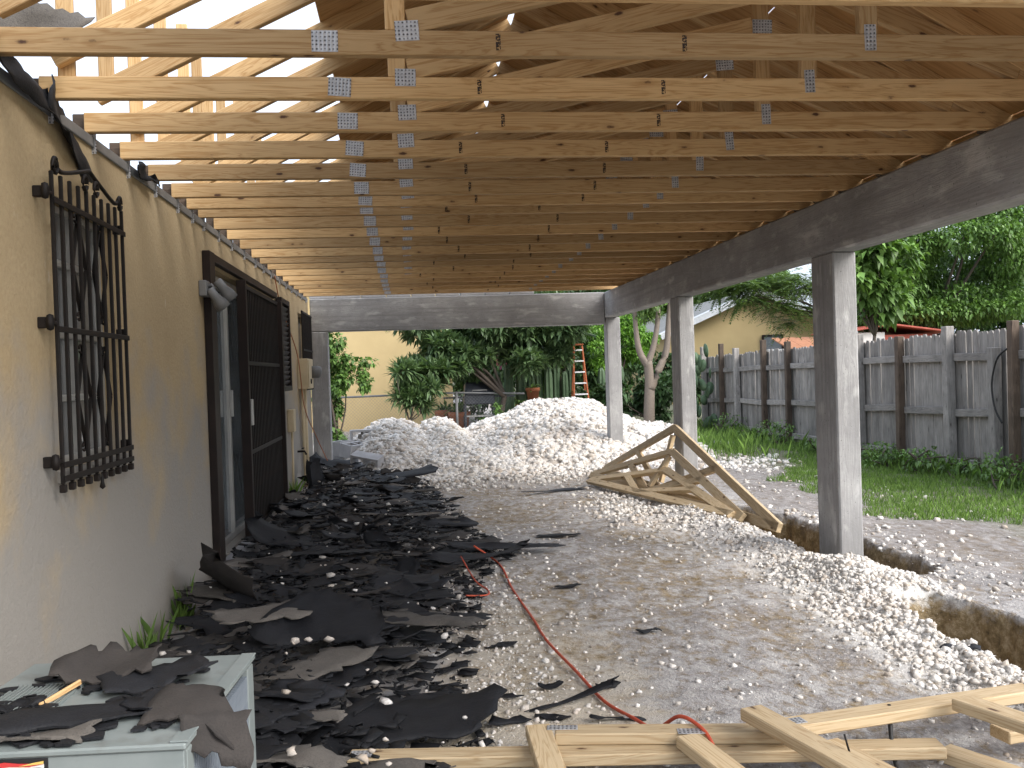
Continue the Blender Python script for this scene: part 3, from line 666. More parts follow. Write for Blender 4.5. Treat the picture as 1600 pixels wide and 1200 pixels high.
# ---------------------------------------------------------------- limestone rubble
def ico():
    bm = bmesh.new(); bmesh.ops.create_icosphere(bm, subdivisions=1, radius=1.0)
    v = np.array([p.co[:] for p in bm.verts]); f = np.array([[q.index for q in p.verts] for p in bm.faces]); bm.free(); return v, f
IV, IF = ico()
def rocks_geo(pts, sizes, squash=0.75):
    n = len(pts); nv = len(IV)
    r = 1+1.05*(rng.random((n, nv))-0.5)
    sc = np.stack([0.75+0.5*rng.random(n), 0.75+0.5*rng.random(n), squash*(0.7+0.5*rng.random(n))], 1)
    V = IV[None]*r[:, :, None]*sc[:, None, :]*sizes[:, None, None]
    a = rng.random(n)*6.283; ca, sa = np.cos(a), np.sin(a); tl = (rng.random(n)-0.5)*1.2; ct, st_ = np.cos(tl), np.sin(tl)
    x, y, z = V[..., 0], V[..., 1], V[..., 2]
    y, z = y*ct[:, None]-z*st_[:, None], y*st_[:, None]+z*ct[:, None]
    x, y = x*ca[:, None]-y*sa[:, None], x*sa[:, None]+y*ca[:, None]
    V = np.stack([x, y, z], -1)+np.asarray(pts)[:, None, :]
    Fk = IF[None]+(np.arange(n)*nv)[:, None, None]
    return V.reshape(-1, 3), Fk.reshape(-1, 3)
def pile(name, label, hf, xr_, yr_, n, smin, smax):
    gx = np.arange(xr_[0], xr_[1], 0.03); gy = np.arange(yr_[0], yr_[1], 0.04)
    A, B = np.meshgrid(gx, gy); Hh = hf(A, B)
    Hh = Hh + 0.10*(vnoise(A, B, 2.3, 21)-0.5)*sstep(0, 0.2, Hh) + 0.06*(vnoise(A, B, 7, 22)-0.5)*sstep(0, 0.12, Hh)
    Hh = Hh + (0.035*(vnoise(A, B, 16, 23)-0.5)+0.03*(vnoise(A, B, 31, 24)-0.5))*sstep(0, 0.05, Hh)
    V = np.stack([A.ravel(), B.ravel(), Hh.ravel()-0.04], 1)
    i2 = np.arange(A.size).reshape(A.shape); Fq = np.stack([i2[:-1, :-1], i2[:-1, 1:], i2[1:, 1:], i2[1:, :-1]], -1).reshape(-1, 4)
    px = rng.uniform(xr_[0], xr_[1], n*3); py = rng.uniform(yr_[0], yr_[1], n*3); hz = hf(px, py)
    hz = hz + 0.10*(vnoise(px, py, 2.3, 21)-0.5)*sstep(0, 0.2, hz) + 0.06*(vnoise(px, py, 7, 22)-0.5)*sstep(0, 0.12, hz)
    ok = hz > 0.02; px, py, hz = px[ok][:n], py[ok][:n], hz[ok][:n]
    sz = smin+(smax-smin)*rng.random(len(px))**5
    rv, rf_ = rocks_geo(np.stack([px, py, hz-0.05+sz*0.25], 1), sz)
    me = bpy.data.meshes.new(name); T = np.concatenate([Fq[:, [0, 1, 2]], Fq[:, [0, 2, 3]]])
    me2 = fastmesh(name, np.concatenate([V, rv]), np.concatenate([T, rf_+len(V)]))
    me2.materials.append(M['rockdirt']); me2.materials.append(M['rock'])
    mi = np.zeros(len(me2.polygons), np.int32); mi[len(T):] = 1
    me2.polygons.foreach_set('material_index', mi)
    o = link(name, me2, None); return tag(o, label, 'rubble pile', 'limestone piles behind the porch', 'stuff')
def cone(cx, cy, h, rx, ry):
    def f(x, y):
        d = np.sqrt(((x-cx)/rx)**2+((y-cy)/ry)**2); return h*np.clip(1-d, 0, None)**0.85*(1-0.12*np.exp(-(d/0.2)**2))
    return f
hl = [cone(-0.22, 14.3, 0.76, 1.0, 3.0), cone(0.45, 14.5, 0.72, 0.75, 2.4), cone(0.4, 12.9, 0.30, 1.7, 1.9)]
hr = [cone(2.45, 15.0, 0.98, 2.15, 3.4), cone(1.6, 13.2, 0.26, 1.7, 2.0), cone(2.9, 14.0, 0.5, 1.8, 2.4), cone(3.6, 15.2, 0.5, 1.6, 2.2)]
fl = lambda x, y: np.maximum.reduce([f(x, y) for f in hl]); frr = lambda x, y: np.maximum.reduce([f(x, y) for f in hr])
pile('limestone_pile', 'lower pile of white limestone rubble behind the end beam, by the blocks', fl, (-1.9, 1.5), (11.0, 17.4), 26000, 0.007, 0.055)
pile('limestone_pile', 'taller white limestone mound behind the end post on the right', frr, (0.0, 5.1), (11.2, 18.6), 34000, 0.007, 0.055)
# loose stones over the yard
P_, S_ = [], []
def scatter(n, fx, fy, smin, smax, pw=3):
    x = fx(n); y = fy(n); s = smin+(smax-smin)*rng.random(n)**pw
    ok = (trench(x, y) < 0.3) & (x > XW+0.02)
    x, y, s = x[ok], y[ok], s[ok]; P_.append(np.stack([x, y, ground_h(x, y)+s*0.25], 1)); S_.append(s)
U = lambda a, b: (lambda n: rng.uniform(a, b, n)); G = lambda m, s: (lambda n: rng.normal(m, s, n))
scatter(3200, U(0.2, 2.7), U(2.3, 12), 0.002, 0.016, 4.5)
scatter(3000, G(2.40, 0.13), lambda n: rng.uniform(5.2, 8.3, n), 0.002, 0.018, 4)
scatter(6500, G(2.52, 0.18), G(5.05, 0.30), 0.002, 0.020, 4)
scatter(5500, G(2.26, 0.13), G(3.75, 0.55), 0.002, 0.020, 4)
scatter(2200, G(0.32, 0.17), G(3.9, 1.1), 0.002, 0.012, 3)
scatter(420, G(0.45, 0.25), G(5.2, 1.6), 0.003, 0.018, 4)
scatter(2200, U(-0.2, 2.8), G(11.2, 0.5), 0.005, 0.04, 3)
scatter(1100, U(3.1, 5.0), U(3.5, 12), 0.003, 0.03, 5)
scatter(900, G(3.9, 0.5), G(11.8, 0.6), 0.008, 0.045, 3)
scatter(900, G(3.25, 0.2), U(3.5, 7.5), 0.003, 0.026, 4)
scatter(1500, G(2.1, 0.28), G(8.2, 0.8), 0.004, 0.03, 3)
rv, rf_ = rocks_geo(np.concatenate(P_), np.concatenate(S_), 0.8)
tag(link('loose_stones', fastmesh('loose_stones', rv, rf_), M['rock']), 'loose white limestone chips scattered over the ground', kind='stuff')

# ---------------------------------------------------------------- torn roof shingles
def shingle_base(x, y):          # how high the heap stands
    edge = np.interp(y, [2.2, 3.1, 3.4, 4.1, 4.9, 5.8, 6.4, 7.2, 8.5, 10, 11.3, 12.3], [0.20, 0.12, 0.02, 0.10, 0.20, 0.30, 0.60, 0.42, 0.32, 0.15, 0.05, -0.55])
    return sstep(0.0, 0.6, edge-x)*(0.05+0.08*vnoise(x, y, 1.6, 31)) , edge
def sheet_mesh(L, Wd, curl, wave, seed, rag=0.25, nx=13, ny=6, th=0.005):
    rr = random.Random(seed); V = []; Fc = []
    jag = lambda n, s: [rr.uniform(-rag, rag)*s + (rr.random() < 0.15)*rr.uniform(-1.0, 0.0)*s for _ in range(n)]
    e0, e1, s0, s1 = jag(ny, 0.16*L), jag(ny, 0.16*L), jag(nx, 0.22*Wd), jag(nx, 0.22*Wd)
    ph, ph2, sk = rr.uniform(0, 6), rr.uniform(0, 6), rr.uniform(-0.5, 0.5); cut = rr.choice([0, 0, 0.35, 0.6]); tp = rr.uniform(-0.35, 0.35)
    cu = rr.choice([(1, 0), (0, 1), (1, 1), (0.2, 0.2)]); cv = rr.uniform(-0.6, 0.9); fold = rr.uniform(-0.6, 0.6); fa = rr.choice([0, 0, rr.uniform(-0.2, 0.2)])
    for j in range(ny):
        for i in range(nx):
            u = i/(nx-1)*2-1; v = j/(ny-1)*2-1
            x = u*L/2*(1-cut*max(0, v)*0.5) - (e0[j] if i == 0 else 0) + (e1[j] if i == nx-1 else 0) + sk*v*Wd*0.5
            y = v*Wd/2*(1+tp*u) - (s0[i] if j == 0 else 0) + (s1[i] if j == ny-1 else 0)
            z = curl*(cu[0]*max(0, u)**2.4 + cu[1]*max(0, -u)**2.4) + curl*0.45*cv*(v*abs(v)) + wave*math.sin(u*3.1+ph)*math.cos(v*1.7+ph2) + 0.0025*rr.uniform(-1, 1) + fa*L*0.5*max(0, u-fold)
            V.append((x, y, z))
    n = len(V)
    for (x, y, z) in list(V): V.append((x, y, z-th))
    id_ = lambda i, j: j*nx+i
    for j in range(ny-1):
        for i in range(nx-1):
            Fc.append((id_(i, j), id_(i+1, j), id_(i+1, j+1), id_(i, j+1)))
            Fc.append((n+id_(i, j), n+id_(i, j+1), n+id_(i+1, j+1), n+id_(i+1, j)))
    rim = [id_(i, 0) for i in range(nx)]+[id_(nx-1, j) for j in range(1, ny)]+[id_(i, ny-1) for i in range(nx-2, -1, -1)]+[id_(0, j) for j in range(ny-2, 0, -1)]
    for a, b in zip(rim, rim[1:]+rim[:1]): Fc.append((a, a+n, b+n, b))
    me = pymesh('shingle', V, Fc); me.polygons.foreach_set('use_smooth', [k < 2*(nx-1)*(ny-1) for k in range(len(me.polygons))]); return me
GRP = 'torn shingles heaped along the wall'
def zone(x, y):
    a = ('behind the timber' if y < 3.1 else 'beside the air conditioner' if y < 3.7 else 'behind the air conditioner' if y < 4.5 else 'past the window grille' if y < 5.3 else 'before the door jamb' if y < 6.2 else
         'before the glass door' if y < 7.2 else 'before the near gate half' if y < 8.2 else 'before the far gate half' if y < 9.2 else 'below the shutter' if y < 10.2 else 'below the electrical box' if y < 11.3 else 'by the left column')
    _, e = shingle_base(np.array(x), np.array(y)); f = (x-XW)/max(0.3, float(e)-XW)
    return ('near the wall, ' if f < 0.33 else 'mid heap, ' if f < 0.68 else 'at the outer edge, ') + a
cand = []
yv = 2.35
while yv < 12.35:
    _, e = shingle_base(0, np.array(yv)); e = float(e)
    for k in range(max(3, int((e-XW)/0.20))):
        cand.append((random.uniform(XW+0.16, e-0.10), yv+random.uniform(-0.1, 0.1)))
    yv += 0.20 if yv < 6 else (0.27 if yv < 9 else 0.36)
random.shuffle(cand); cand = cand[:292]
lift = 0
for k, (x, y) in enumerate(cand):
    if -1.1 < x < -0.40 and y < 2.8: y += 0.75
    big = random.random()
    L = random.uniform(0.20, 0.40) if big < 0.85 else random.uniform(0.48, 0.7); Wd = random.uniform(0.12, 0.24)
    curl = random.choice([0.0, 0.01, 0.02, 0.04, 0.08, 0.05]) * (0.9 if y > 5.5 else 0.35)
    b, e = shingle_base(np.array(x), np.array(y)); z = float(ground_h(x, y)) + float(b) + random.uniform(0.012, 0.055)
    mt = random.choices(['tar', 'gran', 'brownsh'], [0.66, 0.17, 0.17])[0]
    ang = random.gauss(0, 0.5) if random.random() < 0.7 else random.uniform(0, 3.1)
    o = link('torn_shingle', sheet_mesh(L, Wd, curl, random.uniform(0.002, 0.012), 1000+k, 0.5), M[mt],
             None, Matrix.Translation((x, y, z)) @ Matrix.Rotation(ang, 4, 'Z') @ Matrix.Rotation(random.gauss(0, 0.06), 4, 'X') @ Matrix.Rotation(random.gauss(0, 0.06), 4, 'Y'))
    # keep clear of the wall face
    xm = min((o.matrix_basis @ v.co).x for v in o.data.vertices)
    if xm < XW+0.006: o.location.x += XW+0.006-xm
    look = {'tar': 'black shingle', 'gran': 'pale gritty shingle', 'brownsh': 'dark brown shingle'}[mt]
    size = 'long ' if L > 0.48 else 'small ' if L < 0.28 else ''; curled = 'curled ' if curl > 0.04 else 'flat ' if curl < 0.012 else ''
    tag(o, (size+curled+look+' '+zone(x, y)).strip(), 'shingle', GRP)
from collections import defaultdict
dup = defaultdict(list)
for o in COL.objects:
    if o.name.startswith('torn_shingle'): dup[o['label']].append(o)
for lab, os_ in dup.items():
    if len(os_) > 1:
        os_.sort(key=lambda o: o.location.x)
        for i, o in enumerate(os_):
            o['label'] = lab + (', inner one' if i == 0 else ', outer one') if len(os_) == 2 else lab + ', ' + ['first', 'second', 'third', 'fourth', 'fifth', 'sixth', 'seventh', 'eighth'][min(i, 7)] + ' from wall'
# a few distinct upright pieces
def special(x, y, z, L, Wd, curl, mt, rz, rx, ry, label, seed, name='torn_shingle'):
    o = link(name, sheet_mesh(L, Wd, curl, 0.012, seed, 0.4), M[mt], None, Matrix.Translation((x, y, z)) @ Matrix.Rotation(rz, 4, 'Z') @ Matrix.Rotation(rx, 4, 'X') @ Matrix.Rotation(ry, 4, 'Y'))
    return tag(o, label, 'shingle', GRP)
special(-0.15, 10.9, 0.07, 0.50, 0.26, 0.08, 'brownsh', 0.3, 0.75, 0.1, 'dark peaked shingle sheet standing up at the far edge of the heap', 71)
special(-0.05, 10.75, 0.10, 0.75, 0.25, 0.03, 'tar', -0.25, 0.1, 0.08, 'long flat black shingle strip pointing at the rubble from the far heap', 72)
special(-1.12, 10.3, 0.22, 0.35, 0.3, 0.1, 'tar', 1.3, 1.2, 0.0, 'black shingle propped upright against the wall near the conduit', 73)
special(-0.98, 12.0, 0.16, 0.6, 0.3, 0.14, 'tar', 0.2, 0.4, 0.0, 'curled black shingle at the foot of the left concrete column', 74)
special(-1.0, 5.15, 0.16, 0.42, 0.34, 0.16, 'brownsh', 1.2, 0.5, 0.2, 'upturned brown shingle curling against the foot of the bare wall', 75)
special(-0.38, 4.25, 0.17, 0.62, 0.36, 0.04, 'tar', -0.5, 0.25, 0.1, 'big smooth black sheet humped over the heap behind the air conditioner', 76)
special(-0.72, 4.35, 0.21, 0.40, 0.22, 0.01, 'gran', 0.15, 0.08, 0.0, 'pale split shingle lying flat behind the air conditioner', 77)
special(0.05, 4.35, 0.13, 0.52, 0.15, 0.01, 'gran', -0.4, 0.05, 0.0, 'pale narrow shingle near the sandy edge of the heap', 78)
special(0.62, 6.35, 0.08, 0.85, 0.14, 0.03, 'tar', 0.12, 0.0, 0.05, 'long black strip reaching out of the heap onto the bare ground', 79)
special(0.45, 6.05, 0.08, 0.75, 0.2, 0.05, 'tar', 0.35, 0.1, 0.0, 'black strip at the edge of the heap where the orange cord begins', 80)
special(-0.95, 6.75, 0.16, 0.5, 0.3, 0.12, 'tar', 0.2, 0.3, 0.1, 'curled black sheet at the glass door sill', 81)
special(-0.02, 3.28, 0.06, 0.62, 0.35, 0.02, 'tar', 0.1, 0.05, 0.0, 'flat black sheet just behind the lying timber', 82)
# scraps out on the bare ground
scr = [(0.60, 3.45, 0.42, 0.035, 0.35, 'long thin black scrap lying under the orange cord'), (0.70, 3.23, 0.20, 0.035, -0.05, 'short black scrap between the cord and the timber'),
       (0.75, 3.62, 0.10, 0.045, 0.3, 'small black scrap right of the orange cord'), (0.38, 4.25, 0.12, 0.05, 0.5, 'small black scrap on the sandy spill'),
       (1.10, 6.95, 0.36, 0.10, 0.1, 'black scrap alone on the bare ground past the heap'), (0.52, 3.66, 0.10, 0.04, -0.2, 'small black scrap left of the orange cord'),
       (0.48, 3.30, 0.12, 0.05, -0.4, 'grey scrap lying just behind the timber'), (1.12, 4.35, 0.11, 0.05, 0.3, 'black scrap beside a white stone on open ground'),
       (1.55, 9.6, 0.7, 0.10, 0.2, 'dark strip on the ground before the leaning trusses'), (0.30, 3.55, 0.16, 0.05, 0.1, 'black scrap at the gravel edge of the heap'),
       (0.32, 3.28, 0.16, 0.04, 0.0, 'thin black scrap in the gravel by the big flat sheet'), (2.35, 3.75, 0.16, 0.05, -0.2, 'black scrap on the white spoil by the trench'), (0.9, 5.4, 0.15, 0.06, 0.2, 'dark scrap near the middle of the yard')]
for k, (x, y, L, Wd, rz, lab) in enumerate(scr):
    o = link('shingle_scrap', sheet_mesh(L, Wd, 0.01, 0.004, 300+k, 0.8, 7, 3, 0.004), M['tar'], None, Matrix.Translation((x, y, float(ground_h(x, y))+0.014)) @ Matrix.Rotation(rz, 4, 'Z'))
    tag(o, lab, 'shingle', 'shingle scraps on the bare ground')
# fine shingle crumbs
n = 5500
cy_ = rng.uniform(2.3, 12.3, n); _, ce = shingle_base(cy_*0, cy_); cx_ = XW+0.08+(ce+0.06-XW)*rng.random(n)**0.8
bs, _ = shingle_base(cx_, cy_); cz = ground_h(cx_, cy_)+bs+0.012+0.035*rng.random(n)**1.6*sstep(-0.05, 0.15, ce-cx_)
sz = 0.005+0.05*rng.random(n)**2.6; a = rng.random(n)*6.28
q = np.array([[-1, -.5], [1, -.6], [1.1, .5], [-.8, .6]])
q = q[None]*(1+0.5*(rng.random((n, 4, 2))-0.5))*sz[:, None, None]
vx = q[..., 0]*np.cos(a)[:, None]-q[..., 1]*np.sin(a)[:, None]; vy = q[..., 0]*np.sin(a)[:, None]+q[..., 1]*np.cos(a)[:, None]
vz = cz[:, None]+0.02*(rng.random((n, 4))-0.3)
top = np.stack([np.maximum(vx+cx_[:, None], XW+0.004), vy+cy_[:, None], vz], -1); bot = top.copy(); bot[..., 2] -= 0.004
V = np.concatenate([top, bot], 1).reshape(-1, 3); b0 = (np.arange(n)*8)[:, None]
Fq = np.concatenate([b0+np.array(f)[None] for f in ((0, 1, 2, 3), (7, 6, 5, 4), (0, 4, 5, 1), (1, 5, 6, 2), (2, 6, 7, 3), (3, 7, 4, 0))])
tag(link('shingle_crumbs', fastmesh('shingle_crumbs', V, Fq), M['tar']), 'crumbs of torn black shingle strewn through the heap', kind='stuff')
n = 150
cy_ = rng.uniform(2.6, 11.5, n); _, ce = shingle_base(cy_*0, cy_); cx_ = XW+0.2+(ce-XW-0.1)*rng.random(n)
bs, _ = shingle_base(cx_, cy_); s_ = 0.006+0.018*rng.random(n)**2.5
rv, rf_ = rocks_geo(np.stack([cx_, cy_, ground_h(cx_, cy_)+bs+0.075+s_*0.2], 1), s_, 0.6)
tag(link('stones_on_shingles', fastmesh('stones', rv, rf_), M['rock']), 'small white stones lying on the heap of shingles', kind='stuff')

# ---------------------------------------------------------------- air conditioner
ac = thing('air_conditioner', 'pale green grey air conditioner in the front left corner strewn with shingles', 'air conditioner', (-0.505, 2.03, 0), R(-4))
AW, AD, AH = 0.60, 0.62, 0.503
bx('cabinet', M['acgrey'], ac, -AW, 0, 0, 0.02, 0.03, AH-0.004, 0.002)
bx('lid', M['acgrey'], ac, -AW-0.006, 0.006, -0.006, AD+0.006, AH-0.003, AH+0.012, 0.004)
bx('side_panel', M['acgrey'], ac, -0.02, 0, 0.022, 0.07, 0.03, AH-0.012); bx('side_panel', M['acgrey'], ac, -0.02, 0, AD-0.06, AD, 0.03, AH-0.012)
bx('side_panel', M['acgrey'], ac, -AW, -AW+0.02, 0.022, AD, 0.03, AH-0.012); bx('back_panel', M['acgrey'], ac, -AW+0.022, -0.022, AD-0.02, AD, 0.03, AH-0.012)
for k in range(38): bx('coil_fin', M['finned'], ac, -0.018, -0.003, 0.078+k*0.0132, 0.0835+k*0.0132, 0.05, AH-0.03, 0)
bx('coil', M['dark'], ac, -0.05, -0.022, 0.072, AD-0.062, 0.05, AH-0.03, 0)
bx('base_pan', M['acgrey'], ac, -AW, 0, -0.004, AD, 0, 0.028)
for k in range(16): bx('vent_rib', M['acgrey'], ac, -AW+0.05+k*0.011, -AW+0.054+k*0.011, 0.08, 0.42, AH+0.0125, AH+0.020, 0)
bx('corner_trim', M['acgrey'], ac, -0.03, 0.009, 0.0, AD, AH+0.0125, AH+0.0165, 0.001)
bx('screw', M['iron'], ac, -0.195, -0.187, -0.003, 0.0, AH-0.062, AH-0.054, 0)
# maker's plate: black field, red and yellow swoosh, white band with black letters
lg = bx('maker_plate', M['label_black'], ac, -0.405, -0.285, -0.0025, -0.0005, AH-0.101, AH-0.005, 0)
def flat(name, pts, m, y): return link(name, pymesh(name, [(p[0], y, p[1]) for p in pts]+[(p[0], y+0.0008, p[1]) for p in pts], [tuple(range(len(pts)))]+[(i, (i+1) % len(pts), (i+1) % len(pts)+len(pts), i+len(pts)) for i in range(len(pts))]), m, lg)
flat('white_band', [(-0.052, -0.030), (0.052, -0.030), (0.052, 0.036), (-0.052, 0.031)], M['label_white'], -0.0022)
flat('red_swoosh', [(-0.052, 0.030), (-0.02, 0.033), (0.02, 0.031), (0.052, 0.036), (0.03, 0.038), (0.0, 0.039), (-0.03, 0.043), (-0.046, 0.041)], M['label_red'], -0.0032)
flat('yellow_swoosh', [(0.0, 0.0335), (0.052, 0.037), (0.052, 0.043), (0.03, 0.040)], M['label_yellow'], -0.0042)
fc = bpy.data.curves.new('lettering', 'FONT'); fc.body = 'RUUD'; fc.size = 0.042; fc.align_x = 'CENTER'; fc.extrude = 0.0004; fc.offset = 0.0012
tmp = bpy.data.objects.new('tmp', fc); COL.objects.link(tmp)
dg = bpy.context.evaluated_depsgraph_get(); tm = bpy.data.meshes.new_from_object(tmp.evaluated_get(dg)); bpy.data.objects.remove(tmp)
tm.materials.clear()
link('lettering', tm, M['label_black'], lg, Matrix.Translation((0, -0.0040, -0.0005)) @ Matrix.Rotation(R(90), 4, 'X'))
# shingles lying on the unit
def ac_sh(x, y, dz, L, Wd, curl, mt, rz, rx, ry, lab, seed):
    p = ac.matrix_basis if False else None
    c, s = math.cos(R(-4)), math.sin(R(-4)); wx = -0.505+x*c-y*s; wy = 2.03+x*s+y*c
    o = special(wx, wy, AH+0.016+dz, L, Wd, curl, mt, rz, rx, ry, lab, seed, 'torn_shingle'); o['group'] = 'shingles lying on the air conditioner'; return o
ac_sh(-0.33, 0.47, 0.035, 0.24, 0.17, 0.02, 'brownsh', 0.1, 0.25, 0.05, 'tilted brown shingle at the back of the air conditioner lid', 401)
ac_sh(-0.20, 0.40, 0.012, 0.26, 0.17, 0.01, 'tar', 0.2, 0.0, 0.0, 'black torn shingle in the middle of the air conditioner lid', 402)
ac_sh(-0.30, 0.15, 0.015, 0.42, 0.12, 0.01, 'tar', 0.18, 0.0, 0.0, 'long black shingle across the front of the air conditioner lid', 403)
ac_sh(-0.36, 0.05, 0.010, 0.30, 0.07, 0.0, 'gran', 0.05, 0.0, 0.0, 'pale pinkish grey strip along the front edge of the air conditioner lid', 404)
ac_sh(-0.46, 0.25, 0.012, 0.10, 0.05, 0.0, 'tar', 0.5, 0.0, 0.0, 'small black scrap on the vent ribs of the air conditioner', 405)
ac_sh(-0.13, 0.26, 0.012, 0.18, 0.10, 0.01, 'tar', 0.9, 0.0, 0.0, 'small torn black shingle near the centre of the air conditioner lid', 407)
o = link('torn_shingle', sheet_mesh(0.22, 0.15, 0.0, 0.004, 411, 0.25), M['brownsh'], None, Matrix.Translation((-0.525, 2.19, AH+0.045)) @ Matrix.Rotation(R(-12), 4, 'Z') @ Matrix.Rotation(R(8), 4, 'Y') @ Matrix.Rotation(R(12), 4, 'X'))
for v in o.data.vertices: v.co.z -= 1.6*max(0, v.co.x-0.02)**2*3 + 2.2*v.co.x**2*(v.co.x < 0)
tag(o, 'arched brown shingle over the right edge of the air conditioner lid', 'shingle', 'shingles lying on the air conditioner')
o = link('torn_shingle', sheet_mesh(0.155, 0.105, 0.0, 0.002, 412, 0.25), M['brownsh'], None, Matrix.Translation((-0.455, 2.115, AH-0.012)) @ Matrix.Rotation(R(14), 4, 'Z') @ Matrix.Rotation(R(16), 4, 'Y') @ Matrix.Rotation(R(62), 4, 'X'))
for v in o.data.vertices: v.co.z += 2.5*v.co.x**2
tag(o, 'dark square shingle flap hanging off the front right corner of the air conditioner', 'shingle', 'shingles lying on the air conditioner')
rr_ = random.Random(5)
V = []; F_ = []
for k in range(70):
    x0, y0 = rr_.uniform(-0.56, -0.06), rr_.uniform(0.03, 0.5); s0 = rr_.uniform(0.004, 0.024); o0 = len(V); n0 = rr_.randint(4, 6); a0 = rr_.uniform(0, 6)
    for z0 in (AH+0.0165, AH+0.0225):
        rr2 = random.Random(k)
        for q in range(n0): aa = a0+6.283*q/n0; d0 = s0*rr2.uniform(0.6, 1.3); V.append((-0.505+x0+d0*math.cos(aa)*1.6, 2.03+y0+d0*math.sin(aa), z0))
    F_ += [tuple(o0+n0+q for q in range(n0)), tuple(o0+n0-1-q for q in range(n0))]+[(o0+q, o0+(q+1) % n0, o0+n0+(q+1) % n0, o0+n0+q) for q in range(n0)]
tag(link('shingle_crumbs', pymesh('lid_crumbs', V, F_), M['tar']), 'crumbs of black shingle on the air conditioner lid', kind='stuff')
o = beam('wood_stick', M['pine'], None, (-0.505-0.40, 2.03+0.28, AH+0.02), (-0.505-0.345, 2.03+0.40, AH+0.035), 0.014, 0.008); tag(o, 'small orange wood stick under the tilted shingle on the air conditioner', 'stick')

# ---------------------------------------------------------------- orange cord
def gh(x, y, d=0.01): return float(ground_h(x, y))+d
cp = [(0.40, 6.18, 0.12), (0.556, 6.047, gh(.556, 6.05)), (0.57, 5.4, gh(.57, 5.4)), (0.60, 4.745, gh(.6, 4.7)), (0.61, 4.3, gh(.61, 4.3)), (0.66, 3.81, gh(.66, 3.8)), (0.70, 3.45, gh(.7, 3.45)), (0.755, 3.19, gh(.75, 3.2, 0.02)), (0.80, 3.06, 0.05), (0.85, 2.95, 0.128), (0.89, 2.86, 0.128), (0.905, 2.77, 0.10), (0.90, 2.63, 0.02), (0.88, 2.4, 0.012)]
tag(tube('extension_cord', M['cord'], None, spline(cp, 7), 0.0065, 7), 'orange red extension cord running from the shingles over the timber', 'cord')
cp = [(0.30, 5.95, 0.10), (0.36, 5.55, 0.03), (0.42, 5.35, 0.014), (0.40, 5.22, 0.016), (0.28, 5.18, 0.03)]
tag(tube('extension_cord', M['cord'], None, spline(cp, 6), 0.005, 6), 'short loop of red cord at the edge of the shingle heap', 'cord')

# ---------------------------------------------------------------- timber trusses lying in the foreground
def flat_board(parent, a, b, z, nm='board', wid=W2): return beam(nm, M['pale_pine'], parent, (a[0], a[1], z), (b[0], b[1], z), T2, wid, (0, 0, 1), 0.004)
def plate(parent, x, y, z, L, wd, rz): return boxo('nail_plate', M['galv'], parent, (x, y, z), (L, wd, 0.002), Matrix.Rotation(rz, 4, 'Z'), 0)
A = thing('lying_truss', 'pine truss lying flat across the bottom of the picture, left one', 'truss', (0, -0.06, 0), 0, 'pine trusses lying in the foreground')
z1, z2, z3 = 0.022, 0.062, 0.101
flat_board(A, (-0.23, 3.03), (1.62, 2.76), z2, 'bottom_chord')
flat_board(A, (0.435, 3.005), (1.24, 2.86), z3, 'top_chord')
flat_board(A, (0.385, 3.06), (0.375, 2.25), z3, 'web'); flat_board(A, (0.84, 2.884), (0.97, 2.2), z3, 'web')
plate(A, 0.46, 3.01, z3+0.0205, 0.10, 0.035, -0.17); plate(A, -0.19, 3.02, z2+0.0205, 0.07, 0.05, -0.14); plate(A, 0.86, 2.90, z3+0.0205, 0.09, 0.04, -0.17)
Bt = thing('lying_truss', 'pine truss lying flat at the bottom right, its long chord rising to the right edge', 'truss', (0, -0.12, 0), 0, 'pine trusses lying in the foreground')
zz = 0.141
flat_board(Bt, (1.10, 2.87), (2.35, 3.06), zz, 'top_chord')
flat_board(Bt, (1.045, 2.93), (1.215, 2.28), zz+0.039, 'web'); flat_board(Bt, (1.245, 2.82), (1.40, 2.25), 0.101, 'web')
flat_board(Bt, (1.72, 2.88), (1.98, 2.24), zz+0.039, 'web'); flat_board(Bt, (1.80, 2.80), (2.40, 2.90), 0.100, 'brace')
plate(Bt, 1.15, 2.875, zz+0.0205, 0.10, 0.045, 0.15); plate(Bt, 1.86, 2.83, 0.1205, 0.09, 0.04, 0.17); plate(Bt, 2.12, 3.025, zz+0.0205, 0.12, 0.06, 0.15); plate(Bt, 1.25, 2.795, 0.0825, 0.09, 0.04, 0.3)
for (x, y) in ((1.19, 2.56), (1.84, 2.63), (1.90, 2.48)):
    tube('nail', M['iron'], Bt, [(x, y, zz+0.05), (x-0.012, y+0.004, zz+0.10)], 0.003, 5)
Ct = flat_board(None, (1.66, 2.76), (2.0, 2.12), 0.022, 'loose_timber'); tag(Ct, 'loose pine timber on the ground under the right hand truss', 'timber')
tag(tube('cable_scrap', M['blackcord'], None, spline([(1.52, 2.83, 0.16), (1.47, 2.72, 0.05), (1.44, 2.6, 0.012), (1.40, 2.40, 0.012)], 6), 0.007, 6), 'black cable end hanging by the timber at bottom right', 'cable')
tag(tube('cable_scrap', M['blackcord'], None, spline([(1.02, 3.02, 0.012), (1.25, 2.9, 0.012), (1.35, 2.78, 0.01)], 6), 0.006, 6), 'thin black cable on the ground between the two lying trusses', 'cable')

